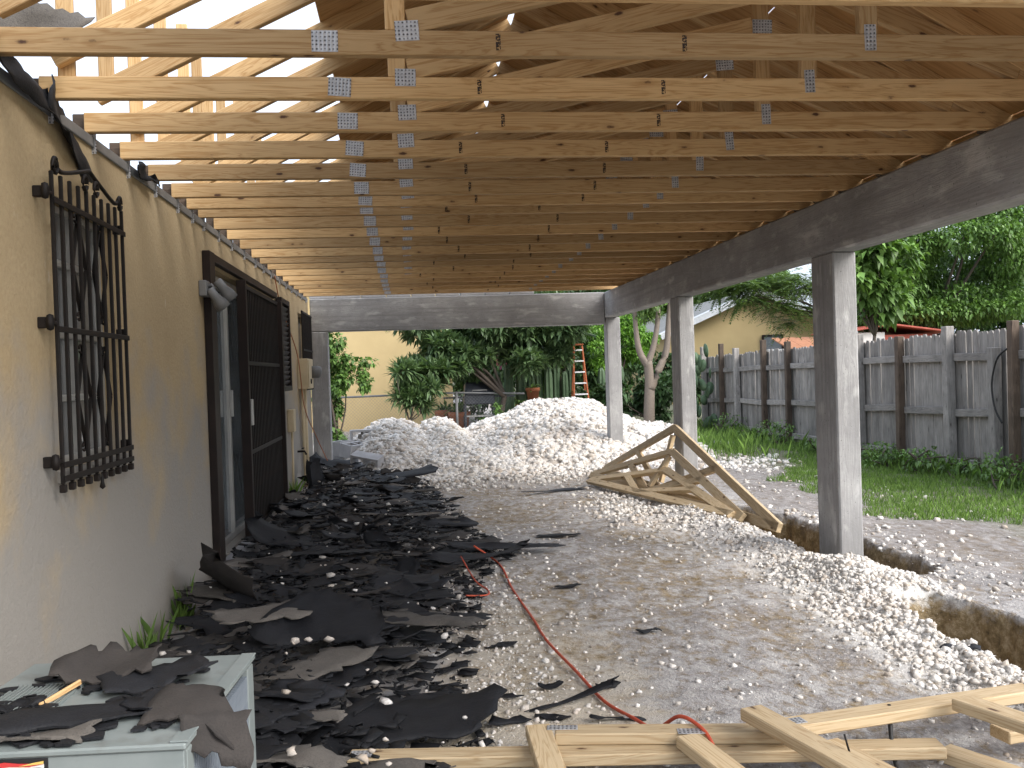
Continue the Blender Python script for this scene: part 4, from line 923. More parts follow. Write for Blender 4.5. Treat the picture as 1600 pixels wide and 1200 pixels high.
# ---------------------------------------------------------------- small trusses leaning at the middle post
def lean_truss(lab, L, A_, R_, flip=0, king=True):
    """triangular truss: left foot L, apex A_, right foot R_ (world points)"""
    t = thing('small_truss', lab, 'truss', L, 0, 'small trusses leaning at the middle post')
    L0 = Vector((0, 0, 0)); A0 = Vector(A_)-Vector(L); R0 = Vector(R_)-Vector(L)
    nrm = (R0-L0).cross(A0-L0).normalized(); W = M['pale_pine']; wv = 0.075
    def b(nm, p, q, w_=wv):
        p, q = Vector(p), Vector(q); d = (q-p).normalized(); u = nrm.cross(d); return beam(nm, W, t, p, q, w_, T2, u, 0.003)
    b('bottom_chord', L0, R0)
    b('top_chord', L0+nrm*0.001+(A0-L0)*0.03, A0); b('top_chord', A0, R0+(A0-R0)*0.0)
    foot = L0+(R0-L0)*((A0-L0).dot(R0-L0)/(R0-L0).length_squared)
    if king: b('web', foot+(A0-foot)*0.1, A0-(A0-foot)*0.12, 0.07)
    m1 = L0+(A0-L0)*0.52; m2 = R0+(A0-R0)*0.52
    b('web', foot, m1, 0.065); b('web', foot, m2, 0.065)
    for p, q in ((A0, R0), (L0+(A0-L0)*0.08, R0), (R0+(A0-R0)*0.08, L0)):
        d = (q-p).normalized(); u = nrm.cross(d); c = p+d*0.03+nrm*(-T2/2-0.003)
        o = link('nail_plate', box_mesh(0.11, 0.08, 0.002, 0), None, t, Matrix(((d.x, u.x, nrm.x, c.x), (d.y, u.y, nrm.y, c.y), (d.z, u.z, nrm.z, c.z), (0, 0, 0, 1))))
        if not o.data.materials: o.data.materials.append(M['galv'])
    return t
lean_truss('largest small pine truss, standing against the middle concrete post', (2.32, 11.0, 0.05), (2.67, 9.08, 0.66), (2.70, 6.55, 0.06))
lean_truss('middle one of the three small leaning pine trusses', (2.08, 10.55, 0.05), (2.60, 8.95, 0.43), (2.585, 7.0, 0.07))
lean_truss('lowest small pine truss, lying nearly flat in front of the other two', (1.94, 9.95, 0.06), (2.50, 8.85, 0.26), (2.53, 7.1, 0.08), king=False)

# ---------------------------------------------------------------- cinder blocks
def block_mesh():
    L, D, H = 0.39, 0.19, 0.19; bm = bmesh.new()
    def b(x0, x1, y0, y1, z0, z1):
        r = bmesh.ops.create_cube(bm, size=1)['verts']
        for v in r: v.co = Vector(((x0+x1)/2+v.co.x*(x1-x0), (y0+y1)/2+v.co.y*(y1-y0), (z0+z1)/2+v.co.z*(z1-z0)))
    b(-L/2, L/2, -D/2, -D/2+0.03, 0, H); b(-L/2, L/2, D/2-0.03, D/2, 0, H)
    for x in (-L/2+0.016, 0, L/2-0.016): b(x-0.015, x+0.015, -D/2+0.0305, D/2-0.0305, 0.001, H-0.001)
    me = bpy.data.meshes.new('cinder_block'); bm.to_mesh(me); bm.free(); me.materials.append(M['block']); return me
bmh = block_mesh()
for (loc, rot, lab) in [((-0.68, 13.6, 0.42), (R(90), 0, R(8)), 'grey cinder block standing on its side, topmost of the stack by the left column'),
                        ((-0.97, 13.1, 0.20), (0, 0, R(65)), 'grey cinder block showing two holes, beside the left column'),
                        ((-0.80, 13.0, 0.17), (R(12), 0, R(55)), 'small corner of a cinder block half buried beside the column'),
                        ((-0.53, 12.15, 0.20), (R(105), R(10), R(-22)), 'tilted grey cinder block lying alone on the front of the rubble')]:
    o = link('cinder_block', bmh, None, None, Matrix.Translation(loc) @ Matrix.Rotation(rot[2], 4, 'Z') @ Matrix.Rotation(rot[1], 4, 'Y') @ Matrix.Rotation(rot[0], 4, 'X')); tag(o, lab, 'block', 'cinder blocks on the rubble')
o = link('cinder_block', bmh, None, None, Matrix.Translation((-1.0, 13.35, 0.0)) @ Matrix.Rotation(R(70), 4, 'Z')); tag(o, 'lowest cinder block of the stack, under the one with two holes', 'block', 'cinder blocks on the rubble')

# pale paving slab at the back
sl_ = link('paving_slab', box_mesh(1.4, 1.2, 0.09, 0.01), M['white'], None, Matrix.Translation((4.3, 14.4, 0.03)))
sl_.data.materials.clear(); sl_.data.materials.append(M['block']); tag(sl_, kind='structure')

# ---------------------------------------------------------------- foliage helpers
def leaves_geo(P, D, ln, wd, droop=0.25, fold=0.18):
    """leaf at P pointing along D: 6 vertex folded blade -> 4 triangles"""
    n = len(P); D = D/np.linalg.norm(D, axis=1, keepdims=True)
    up_ = np.tile(np.array([[0, 0, 1.0]]), (n, 1)) + 0.5*(rng.random((n, 3))-0.5)
    S = np.cross(D, up_); S /= (np.linalg.norm(S, axis=1, keepdims=True)+1e-6); U_ = np.cross(S, D)
    ln = ln*(0.7+0.6*rng.random((n, 1))); wd = wd*(0.7+0.6*rng.random((n, 1)))
    mid = P+D*ln*0.5; tip = P+D*ln - np.array([[0, 0, 1]])*ln*droop
    l = mid+S*wd*0.5+U_*wd*fold; r = mid-S*wd*0.5+U_*wd*fold
    V = np.stack([P, l, tip, r, mid], 1).reshape(-1, 3)
    b0 = (np.arange(n)*5)[:, None]
    Fk = np.concatenate([b0+np.array(f)[None] for f in ((0, 4, 1), (4, 2, 1), (0, 3, 4), (4, 3, 2))])
    return V, Fk
def sample_blobs(blobs, n, shell=0.55):
    vol = np.array([b[3]*b[4]*b[5] for b in blobs])**0.75; pr = vol/vol.sum(); out = []
    for b, k in zip(blobs, rng.multinomial(n, pr)):
        d = rng.normal(size=(k, 3)); d /= np.linalg.norm(d, axis=1, keepdims=True)
        r = (shell+(1-shell)*rng.random((k, 1)))**0.6*(0.82+0.36*rng.random((k, 1)))
        out.append((np.array(b[:3])[None]+d*r*np.array(b[3:6])[None], d))
    return np.concatenate([o[0] for o in out]), np.concatenate([o[1] for o in out])
def subblobs(blobs, k, f=0.38):
    """break smooth lobes into clumps so that the outline is uneven and gaps open"""
    out = []
    for b in blobs:
        d = rng.normal(size=(k, 3)); d /= np.linalg.norm(d, axis=1, keepdims=True); r = 0.35+0.6*rng.random(k)
        for i in range(k):
            s = f*(0.6+0.8*rng.random()); out.append((b[0]+d[i, 0]*r[i]*b[3], b[1]+d[i, 1]*r[i]*b[4], b[2]+d[i, 2]*r[i]*b[5], b[3]*s, b[4]*s, b[5]*s*0.8))
    return out
def limbs(base, blobs, r0, forkz, k=5):
    """trunk and limbs as one tapered mesh"""
    V, F = [], []
    def add(pts, rad):
        v, f = tube_geo(pts, rad, 7); o = len(V); V.extend(v); F.extend([tuple(i+o for i in q) for q in f])
    b = Vector(base); fork = b+Vector((random.uniform(-.15, .15), random.uniform(-.15, .15), forkz))
    add(spline([b, (b+fork)/2+Vector((random.uniform(-.06, .06), random.uniform(-.06, .06), 0)), fork], 4), [r0*(1-0.3*i/8) for i in range(9)])
    for q in blobs[:k]:
        e = Vector(q[:3]); m = (fork+e)/2+Vector((random.uniform(-.2, .2), random.uniform(-.2, .2), random.uniform(-.1, .2)))
        p = spline([fork-Vector((0, 0, r0*0.5)), m, e], 4); add(p, [max(0.008, r0*0.6*(1-0.9*i/8)) for i in range(9)])
    return V, F
def tree(name, label, base, blobs, n, ln, wd, m, trunk_r, forkz, style='random', group=None, clumps=9, cf=0.38, cat='tree', k=5, shell=0.5):
    t = thing(name, label, cat, base, 0, group); B = Vector(base)
    loc = [(b[0]-B.x, b[1]-B.y, b[2]-B.z)+tuple(b[3:]) for b in blobs]
    sb = subblobs(loc, clumps, cf) if clumps else loc
    if style == 'rosette':
        nn = n//11; P, D = sample_blobs(sb, nn, 0.3); PP = np.repeat(P, 11, 0)
        ax = D+np.array([[0, 0, 0.9]]); ax /= np.linalg.norm(ax, axis=1, keepdims=True)
        rd = rng.normal(size=(len(PP), 3)); DD = np.repeat(ax, 11, 0)*0.65+rd/np.linalg.norm(rd, axis=1, keepdims=True)
        V, Fk = leaves_geo(PP, DD, ln, wd, 0.08)
    elif style == 'feather':
        nn = n//24; P, D = sample_blobs(sb, nn, 0.3); D = D*np.array([[1, 1, 0.35]])+0.25*rng.normal(size=D.shape); D /= np.linalg.norm(D, axis=1, keepdims=True)
        s = np.tile(np.linspace(0, 1, 12).repeat(2), len(P))[:, None]*0.42; PP = np.repeat(P, 24, 0); D2 = np.repeat(D, 24, 0)
        PP = PP+D2*s-np.array([[0, 0, 1]])*s*s*0.9
        side = np.cross(D2, np.array([[0, 0, 1.0]])); sg = np.tile(np.array([1, -1]), len(P)*12)[:, None]
        V, Fk = leaves_geo(PP, side*sg+D2*0.3, ln, wd, 0.2, 0.05)
    else:
        P, D = sample_blobs(sb, n, shell); V, Fk = leaves_geo(P, D*0.7+rng.normal(size=D.shape)*0.7+np.array([[0, 0, -0.15]]), ln, wd, 0.3)
    link('crown', fastmesh('crown', V, Fk), m, t)
    if trunk_r:
        v, f = limbs((0, 0, -0.1), sb if clumps else loc, trunk_r, forkz, k); link('trunk', pymesh('trunk', v, f, True), M['darkbark'], t)
    return t

# neighbour's pale yellow building behind the rubble
nb = thing('neighbour_building', 'pale yellow building wall behind the rubble, seen under the end beam', 'building', (-3.5, 24, 0))
bx('wall', M['stucco_far'], nb, -6, 4.55, -2.0, 4, -0.1, 3.6, 0.02); bx('roof', M['roofgrey'], nb, -6.3, 4.8, -2.35, 4.3, 3.601, 3.8, 0.02)
# vine column at the left
tree('climbing_vine', 'dark leafy vine beside the left concrete column, reaching right', (-1.25, 15.6, 0), [(-1.35, 15.6, 1.75, 0.32, 0.3, 0.55), (-1.35, 15.6, 0.95, 0.27, 0.3, 0.65), (-1.3, 15.6, 0.3, 0.25, 0.3, 0.4), (-0.95, 15.5, 1.52, 0.36, 0.2, 0.16), (-0.72, 15.5, 1.25, 0.12, 0.15, 0.35), (-1.1, 15.5, 1.15, 0.2, 0.2, 0.3)],
     4600, 0.085, 0.06, M['leaf_mid'], 0.03, 0.3, clumps=8, cat='vine', k=14)
# loquat in the middle
tree('loquat_tree', 'big loquat tree with rosettes of long dark leaves in the middle background', (1.85, 19.2, 0),
     [(0.9, 19.0, 2.0, 0.9, 0.9, 0.55), (1.9, 19.2, 2.2, 1.0, 1.0, 0.8), (0.55, 18.7, 1.25, 0.65, 0.6, 0.35), (2.6, 19.3, 1.9, 0.9, 0.9, 0.8), (1.2, 19.6, 1.6, 0.7, 0.7, 0.4), (3.0, 20.2, 2.4, 0.8, 0.8, 0.6), (0.35, 18.5, 0.95, 0.45, 0.4, 0.25), (0.1, 18.9, 2.3, 0.5, 0.6, 0.3), (2.9, 20.0, 1.5, 0.6, 0.6, 0.4)],
     34000, 0.23, 0.066, M['leaf_loquat'], 0.075, 0.9, 'rosette', clumps=8, cf=0.42, k=8)
tree('loquat_sapling', 'young loquat with drooping leaves over the left rubble pile', (0.05, 18.0, 0), [(0.05, 18.0, 0.95, 0.4, 0.35, 0.22), (-0.1, 18, 1.35, 0.25, 0.3, 0.12), (0.3, 18, 0.72, 0.25, 0.3, 0.15)],
     1500, 0.26, 0.06, M['leaf_loquat'], 0.025, 0.5, 'rosette', clumps=5, cf=0.5, k=6, cat='tree')
# dark hedge closing the view
hb = [(x, 23.5+random.uniform(-.5, .8), random.uniform(0.7, 1.6), random.uniform(0.8, 1.2), 0.9, random.uniform(0.8, 1.4)) for x in np.arange(1.6, 6.4, 0.7)] + [(x, 24.5+random.uniform(-.5, .8), random.uniform(2.4, 3.4), 1.1, 1.0, 1.1) for x in np.arange(1.5, 6.2, 0.8)]
tree('hedge_row', 'dense dark green hedge closing the back of the neighbouring garden', (4.5, 23.6, 0), hb, 30000, 0.17, 0.085, M['leaf_dark'], 0.06, 0.5, clumps=5, cf=0.55, cat='hedge')
tree('broadleaf_bush', 'bush of broad mid green leaves beside the taller rubble mound', (3.4, 20.9, 0), [(3.2, 21, 2.35, 0.55, 0.5, 0.35), (3.6, 21.1, 1.9, 0.5, 0.5, 0.5), (3.0, 21.1, 1.5, 0.5, 0.5, 0.6)], 2600, 0.20, 0.12, M['leaf_mid'], 0.05, 0.8, clumps=6, cat='bush')
tree('bright_shrub', 'bright lime green shrub behind the end post', (4.75, 20.5, 0), [(4.45, 20.4, 1.95, 0.4, 0.4, 0.32), (4.85, 20.5, 2.2, 0.55, 0.5, 0.4), (4.35, 20.4, 1.5, 0.28, 0.3, 0.3), (5.3, 20.6, 1.9, 0.5, 0.5, 0.4), (5.0, 20.6, 1.5, 0.4, 0.4, 0.3)], 5200, 0.085, 0.05, M['leaf_bright'], 0.05, 1.0, clumps=9, cf=0.4, cat='bush', k=10)
tree('low_shrub', 'low green shrub behind the dip between the rubble piles', (1.55, 17.9, 0), [(1.55, 17.9, 0.22, 0.35, 0.3, 0.28), (1.75, 18.0, 0.45, 0.12, 0.15, 0.4)], 900, 0.10, 0.045, M['leaf_mid'], 0.015, 0.1, clumps=6, cat='bush')
tree('ground_ivy', 'dark bushy undergrowth behind the bare forked tree', (5.2, 19.6, 0), [(4.6, 19.6, 0.6, 0.6, 0.5, 0.6), (5.3, 19.7, 0.8, 0.7, 0.5, 0.7), (6.0, 19.8, 0.9, 0.6, 0.5, 0.8), (3.8, 19.6, 0.5, 0.5, 0.5, 0.5)], 7000, 0.15, 0.08, M['leaf_dark'], 0.03, 0.3, clumps=7, cat='bush')
# forked bare tree
ft = thing('forked_tree', 'pale forked tree trunk with pruned limbs behind the middle post', 'tree', (4.6, 17.4, 0))
v, f = [], []
def addt(pts, rad):
    a, b = tube_geo(spline(pts, 4), [rad[0]+(rad[1]-rad[0])*i/((len(pts)-1)*4) for i in range((len(pts)-1)*4+1)], 8); o = len(v); v.extend(a); f.extend([tuple(i+o for i in q) for q in b])
addt([(0, 0, -0.1), (0.02, 0, 0.5), (0.05, 0.02, 1.0), (0.02, 0, 1.4)], (0.12, 0.085)); addt([(0.05, 0, 0.85), (0.22, 0, 1.2), (0.40, 0.02, 1.6), (0.46, 0, 2.2), (0.55, 0, 3.0)], (0.09, 0.04))
addt([(0.02, 0, 1.3), (-0.14, 0, 1.6), (-0.2, 0, 2.1), (-0.22, 0, 2.9)], (0.075, 0.035)); addt([(0.02, 0, 1.35), (0.16, 0, 1.75), (0.26, 0, 2.4), (0.22, 0.1, 3.0)], (0.07, 0.03))
link('trunk', pymesh('trunk', v, f, True), M['bark'], ft)
tb = subblobs([(0.0, 0, 2.6, 0.7, 0.5, 0.5), (0.5, 0.1, 2.9, 0.7, 0.6, 0.4), (-0.3, 0, 3.0, 0.6, 0.5, 0.4)], 7, 0.4)
P, D = sample_blobs(tb, 1800, 0.4); V, Fk = leaves_geo(P, D+rng.normal(size=D.shape)*0.7, 0.12, 0.05); link('crown', fastmesh('crown', V, Fk), M['leaf_olive'], ft)
# prickly pear beside the fence end
pp = thing('prickly_pear', 'prickly pear cactus with flat pads at the far end of the fence', 'cactus', (5.75, 17.6, 0))
def pad(c, w_, h_, rz, tilt):
    V = []; n = 12
    for s in (-1, 1):
        for k in range(n):
            a = 2*math.pi*k/n; V.append((w_*math.cos(a), 0.006*s, h_*math.sin(a)))
        V.append((0, 0.03*s, 0))
    F_ = [((k+1) % n, k, n) for k in range(n)]+[(n+1+k, n+1+(k+1) % n, 2*n+1) for k in range(n)]+[(k, (k+1) % n, n+1+(k+1) % n, n+1+k) for k in range(n)]
    link('pad', pymesh('pad', V, F_, True), M['cactus'], pp, Matrix.Translation(c) @ Matrix.Rotation(rz, 4, 'Z') @ Matrix.Rotation(tilt, 4, 'Y'))
for k in range(20): pad((random.uniform(-0.22, 0.25), random.uniform(-0.15, 0.15), 0.15+k*0.075), random.uniform(0.07, 0.11), random.uniform(0.10, 0.15), random.uniform(0, 3), random.uniform(-0.6, 0.6))
# columnar cacti
def column_cactus(name, label, base, cols):
    t = thing(name, label, 'cactus', base, 0, 'columnar cacti in the garden behind')
    for (dx, dy, h, r) in cols:
        V = []; F_ = []; n = 14; prof = [(0.95, 0), (1, h*0.3), (1, h*0.8), (0.8, h*0.95), (0.3, h)]
        for rr, z in prof:
            for k in range(n): q = r*rr*(1 if k % 2 else 0.78); V.append((dx+q*math.cos(2*math.pi*k/n), dy+q*math.sin(2*math.pi*k/n), z))
        for i in range(len(prof)-1):
            for k in range(n): F_.append((i*n+k, i*n+(k+1) % n, (i+1)*n+(k+1) % n, (i+1)*n+k))
        F_.append(tuple(range(4*n, 5*n))); link('stem', pymesh('stem', V, F_), M['cactus'], t)
column_cactus('columnar_cactus', 'clump of tall columnar cacti left of the ladder', (3.2, 20.6, 0), [(-0.45, 0, 1.5, 0.09), (-0.25, 0.1, 1.75, 0.09), (-0.05, 0, 1.4, 0.1), (0.15, 0.1, 1.65, 0.09), (0.33, 0, 1.25, 0.08), (0.5, 0.1, 1.5, 0.09)])
column_cactus('columnar_cactus', 'short columnar cacti right of the ladder behind the end post', (4.5, 20.0, 0), [(-0.25, 0, 1.3, 0.09), (0, 0, 1.15, 0.09), (0.2, 0.1, 1.35, 0.09)])
column_cactus('columnar_cactus', 'stout columnar cacti topped with pink flowers above the right flower pot', (2.35, 20.6, 0), [(-0.1, 0, 1.6, 0.11), (0.2, 0.05, 1.62, 0.14), (-0.35, 0.1, 1.3, 0.10)])
P = np.array([[2.05, 20.45, 1.62], [2.5, 20.45, 1.68], [2.1, 20.4, 1.55], [2.85, 20.5, 1.35]]).repeat(10, 0)+0.07*rng.normal(size=(40, 3))
V, Fk = leaves_geo(P, rng.normal(size=P.shape), 0.09, 0.06); tag(link('cactus_flowers', fastmesh('flowers', V, Fk), M['pink']), 'pink flowers on the cacti', 'flowers')
# potted plants
def pot(name, label, loc, r, h, leafn, ln):
    t = thing(name, label, 'plant pot', loc, 0, 'terracotta pots behind the rubble')
    lathe('pot', M['terracotta'], t, [(0, 0), (r*0.68, 0), (r*0.9, h*0.78), (r, h*0.78), (r*1.02, h), (r*0.88, h), (r*0.86, h*0.85), (0, h*0.85)], 18)
    P = np.zeros((leafn, 3))+np.array([0, 0, h*0.85])+0.04*rng.normal(size=(leafn, 3)); D = rng.normal(size=(leafn, 3))*np.array([1, 1, 0.6])+np.array([0, 0, 0.9])
    V, Fk = leaves_geo(P, D, ln, 0.06); link('plant', fastmesh('plant', V, Fk), M['leaf_mid'], t)
pot('plant_pot', 'large terracotta pot behind the left pile, by the chain link post', (1.07, 19.8, 0), 0.24, 0.46, 60, 0.4)
pot('plant_pot', 'terracotta pot partly hidden left of the large one', (0.75, 20.1, 0.05), 0.2, 0.45, 60, 0.35)
pot('plant_pot', 'small terracotta pot standing near the barbecue on the right', (2.45, 20.0, 0.18), 0.14, 0.38, 30, 0.25)
pot('plant_pot', 'dark red pot at the foot of the cacti', (2.75, 20.3, 0.55), 0.16, 0.36, 20, 0.25)
# barbecue
bq = thing('barbecue', 'black kettle lidded barbecue grill on a cart behind the rubble', 'barbecue', (1.47, 19.4, 0.0))
V = []; F_ = []; n = 10
for i, xx in enumerate((-0.30, -0.24, 0.24, 0.30)):
    for k in range(n+1):
        a = math.pi*k/n; s = 1.0 if 0 < i < 3 else 0.78; V.append((xx, 0.24*math.cos(a), 0.83+0.27*s*math.sin(a)))
for i in range(3):
    for k in range(n): F_.append((i*(n+1)+k, i*(n+1)+k+1, (i+1)*(n+1)+k+1, (i+1)*(n+1)+k))
F_ += [tuple(range(n, -1, -1)), tuple(range(3*(n+1), 4*(n+1)))]
link('lid', pymesh('lid', V, F_, True), M['grillblack'], bq)
bx('firebox', M['grillblack'], bq, -0.32, 0.32, -0.25, 0.25, 0.62, 0.825, 0.02); bx('side_shelf', M['grillblack'], bq, -0.75, -0.33, -0.2, 0.2, 0.76, 0.79); bx('side_shelf', M['grillblack'], bq, 0.33, 0.75, -0.2, 0.2, 0.76, 0.79)
for sx in (-0.3, 0.3):
    for sy in (-0.2, 0.2): bx('leg', M['grillblack'], bq, sx-0.02, sx+0.02, sy-0.02, sy+0.02, 0, 0.618)
bx('bottom_shelf', M['alu'], bq, -0.28, 0.28, -0.17, 0.17, 0.36, 0.39); tube('lid_handle', M['alu'], bq, [(-0.15, -0.25, 0.9), (-0.15, -0.29, 0.92), (0.15, -0.29, 0.92), (0.15, -0.25, 0.9)], 0.012, 6)
# ladder
ld = thing('step_ladder', 'orange step ladder with pale rungs standing among the plants', 'ladder', (3.63, 19.3, -0.15))
for s in (-1, 1):
    beam('side_rail', M['laddermat'], ld, (s*0.20, -0.25, 0), (s*0.09, 0.12, 1.95), 0.07, 0.03, (0, 1, 0)); beam('rear_leg', M['laddermat'], ld, (s*0.19+0.04, 0.55, 0), (s*0.09+0.02, 0.16, 1.9), 0.05, 0.03, (0, 1, 0))
for k in range(8):
    z = 0.2+k*0.235; f_ = z/1.95; wv = 0.20-0.11*f_; yv = -0.25+0.37*f_
    boxo('rung', M['white'], ld, (0, yv-0.02, z), (2*wv-0.02, 0.075, 0.03), None, 0.002)
boxo('top_cap', M['laddermat'], ld, (0, 0.14, 1.965), (0.24, 0.14, 0.03), None, 0.004)
# chain link fence
cl = thing('chain_link_fence', 'low chain link fence with a thin grey rail behind the rubble', 'fence', (0, 19.05, 0))
tube('top_rail', M['greyplastic'], cl, [(-2.2, 0, 0.865), (0.98, 0, 0.885), (2.4, 0, 0.82)], 0.021, 7)
for xx in (-1.9, 0.98): tube('post', M['greyplastic'], cl, [(xx, 0, -0.1), (xx, 0, 0.91)], 0.028, 8)
V = []; F_ = []
for k in range(-14, 70):
    for s in (1, -1):
        x0 = -2.2+k*0.07 if s > 0 else -2.2+k*0.07+0.85; x1 = x0+0.85*s
        a, b = (x0, 0.02, 0.0), (x1, 0.02, 0.85)
        if min(x0, x1) < -2.2 or max(x0, x1) > 2.3: continue
        o = len(V); w_ = 0.0022
        for p in (a, b): V += [(p[0]-w_, p[1]-w_, p[2]), (p[0]+w_, p[1]-w_, p[2]), (p[0], p[1]+w_, p[2])]
        F_ += [(o, o+1, o+4, o+3), (o+1, o+2, o+5, o+4), (o+2, o, o+3, o+5)]
wm = link('wire_mesh', pymesh('wire_mesh', V, F_), M['greyplastic'], cl)

# ---------------------------------------------------------------- beyond the fence on the right
nh = thing('neighbour_house', 'pale yellow gabled house beyond the board fence', 'house', (11.7, 30, 0))
V = [(-3.0, 0, -0.2), (3.0, 0, -0.2), (3.0, 0, 2.35), (0, 0, 3.62), (-3.0, 0, 2.35)]; V = V+[(x, 9, z) for x, _, z in V]
link('wall', pymesh('wall', V, [(0, 1, 2, 3, 4), (9, 8, 7, 6, 5), (0, 4, 9, 5), (1, 6, 7, 2)]), M['stucco_far'], nh)
for s in (-1, 1):
    beam('roof_slope', M['roofgrey'], nh, (s*3.35, 4.4, 2.30), (0, 4.4, 3.71), 0.10, 9.7, (0, 0, 1), 0.01)
    beam('barge_board', M['roofwhite'], nh, (s*3.4, -0.50, 2.25), (s*0.02, -0.50, 3.68), 0.20, 0.04, (0, 0, 1), 0.005)
    beam('roof_edge', M['roofwhite'], nh, (s*3.4, -0.16, 2.34), (s*0.02, -0.16, 3.77), 0.02, 0.55, (0, 0, 1), 0.003)
wn2 = bx('window', M['glass'], nh, 0.28, 0.92, -0.06, -0.002, 1.30, 2.18, 0.004)
for a in ((-0.36, 0.36, 0.44, 0.50), (-0.36, 0.36, -0.50, -0.44)): bx('window_frame', M['brownmetal'], wn2, a[0], a[1], -0.06, 0.03, a[2], a[3])
for a in (-0.34, 0.34): bx('window_frame', M['brownmetal'], wn2, a-0.03, a+0.03, -0.055, 0.028, -0.438, 0.438)
bx('air_unit', M['white'], wn2, -0.28, 0.28, -0.3, -0.04, -0.42, 0.0, 0.01)
sh = thing('orange_roof_shed', 'low shed with an orange sheet roof just over the fence', 'shed', (11.75, 24, 0))
bx('wall', M['stucco_far'], sh, -1.1, 1.4, 0, 1.8, -0.1, 1.50, 0.01)
for k in range(13):
    xx = -1.3+k*0.225; beam('roof_sheet', M['rooforange'], sh, (xx, -0.25, 1.56), (xx+0.30, 2.0, 2.0), 0.02 if k % 2 else 0.035, 0.22, (0, 0, 1), 0.004)
rs = thing('red_shed', 'white walled shed with a red roof beyond the fence', 'shed', (13.1, 24, 0))
bx('wall', M['white'], rs, -1.1, -0.03, 0, 2.2, -0.1, 2.03, 0.01); bx('red_wall', M['roofred'], rs, -0.028, 1.5, 0.02, 2.2, -0.1, 1.95, 0.01)
beam('roof', M['roofred'], rs, (-1.12, 1.0, 2.08), (0.0, 1.0, 2.23), 0.05, 2.6, (0, 0, 1), 0.01); beam('roof', M['roofred'], rs, (0.0, 1.0, 2.23), (1.75, 1.0, 1.98), 0.05, 2.6, (0, 0, 1), 0.01)
FG = 'trees beyond the fence'
tree('leafy_tree', 'large bushy green tree filling the right edge beyond the fence', (15.3, 25.5, 0), [(15.5, 25, 3.6, 2.6, 2.0, 1.9), (13.8, 25.4, 3.4, 1.3, 1.4, 1.1), (17.0, 25, 4.6, 2.2, 2, 1.8), (14.4, 25.5, 4.9, 2.0, 1.8, 1.5), (16, 24.6, 2.4, 2.2, 1.4, 0.8), (13.0, 26.2, 4.6, 1.3, 1.3, 1.0)], 52000, 0.14, 0.075, M['leaf_mid'], 0.16, 1.6, group=FG, clumps=13, cf=0.36, k=14)
tree('dark_tree', 'darker tree standing behind the bushy tree and the red shed', (18.5, 30.5, 0), [(17, 30, 3.0, 2.0, 1.6, 1.4), (18.5, 30.5, 3.4, 2.4, 1.8, 2.0), (17.4, 31, 4.4, 1.7, 1.4, 1.2), (20.5, 30.5, 3.6, 2.4, 1.8, 2.4)], 16000, 0.24, 0.13, M['leaf_dark'], 0.22, 1.6, group=FG, clumps=10, cf=0.42, k=14)
tree('broad_leaf_tree', 'tree with big light green leaves right of the near post', (9.6, 18.2, 0), [(9.6, 18.2, 3.2, 0.9, 0.8, 0.9), (9.2, 18.2, 3.9, 0.9, 0.8, 0.6), (10.0, 18.3, 2.6, 0.6, 0.6, 0.5)], 3600, 0.24, 0.14, M['leaf_mid'], 0.05, 1.9, group=FG, clumps=8, cf=0.4, k=12)
tree('feathery_tree', 'feathery light green tree reaching over the neighbour house', (10.9, 23.0, 0), [(9.0, 23, 3.0, 0.7, 0.6, 0.25), (9.7, 23, 2.75, 0.6, 0.6, 0.25), (10.0, 23, 2.3, 0.4, 0.5, 0.18), (8.4, 23.2, 3.3, 0.8, 0.7, 0.3), (10.3, 23, 3.2, 0.8, 0.8, 0.4), (9.3, 23.4, 3.6, 1.2, 0.8, 0.35)], 20000, 0.10, 0.042, M['leaf_olive'], 0.045, 2.6, 'feather', group=FG, clumps=7, cf=0.45, k=9)
tree('backdrop_tree', 'tall mid green tree behind the gabled house roof', (9.5, 41, 0), [(8.0, 41, 4.2, 2.6, 2, 2.2), (11.5, 42, 4.6, 3.0, 2, 2.2), (15, 42, 4.5, 3, 2, 2.2), (5, 41, 4, 2.6, 2, 2.4)], 22000, 0.36, 0.21, M['leaf_mid'], 0.25, 2.2, group=FG, clumps=12, cf=0.4, k=12)

# ---------------------------------------------------------------- grass and weeds
def grass(n, fx, fy, hmin, hmax, wd, mask=None):
    x, y = fx(n), fy(n)
    if mask is not None: ok = mask(x, y); x, y = x[ok], y[ok]
    n = len(x); z = ground_h(x, y)-0.003; h = hmin+(hmax-hmin)*rng.random(n)**1.6; a = rng.random(n)*6.283; l = 0.55*rng.random(n)*h
    dx, dy = np.cos(a), np.sin(a); b = rng.random(n)*6.283
    p0 = np.stack([x-dx*wd, y-dy*wd, z], 1); p1 = np.stack([x+dx*wd, y+dy*wd, z], 1); pm_ = np.stack([x+np.cos(b)*l*0.35, y+np.sin(b)*l*0.35, z+h*0.6], 1); p2 = np.stack([x+np.cos(b)*l, y+np.sin(b)*l, z+h], 1)
    V = np.stack([p0, p1, pm_, p2], 1).reshape(-1, 3); b0 = (np.arange(n)*4)[:, None]
    return V, np.concatenate([b0+np.array([[0, 1, 2]]), b0+np.array([[0, 2, 3]])])
def lawn_mask(x, y):
    d = 0.9*vnoise(x, y, 0.8, 41)+0.5*vnoise(x, y, 2.7, 42)
    e = np.interp(y, [3.5, 5.8, 6.8, 8.8, 10, 11, 13, 18], [4.6, 4.2, 3.9, 4.0, 4.1, 5.0, 5.2, 5.0])
    return (x+(d-0.7)*1.3 > e) & (rng.random(len(x)) < 0.35+0.9*vnoise(x, y, 1.9, 43))
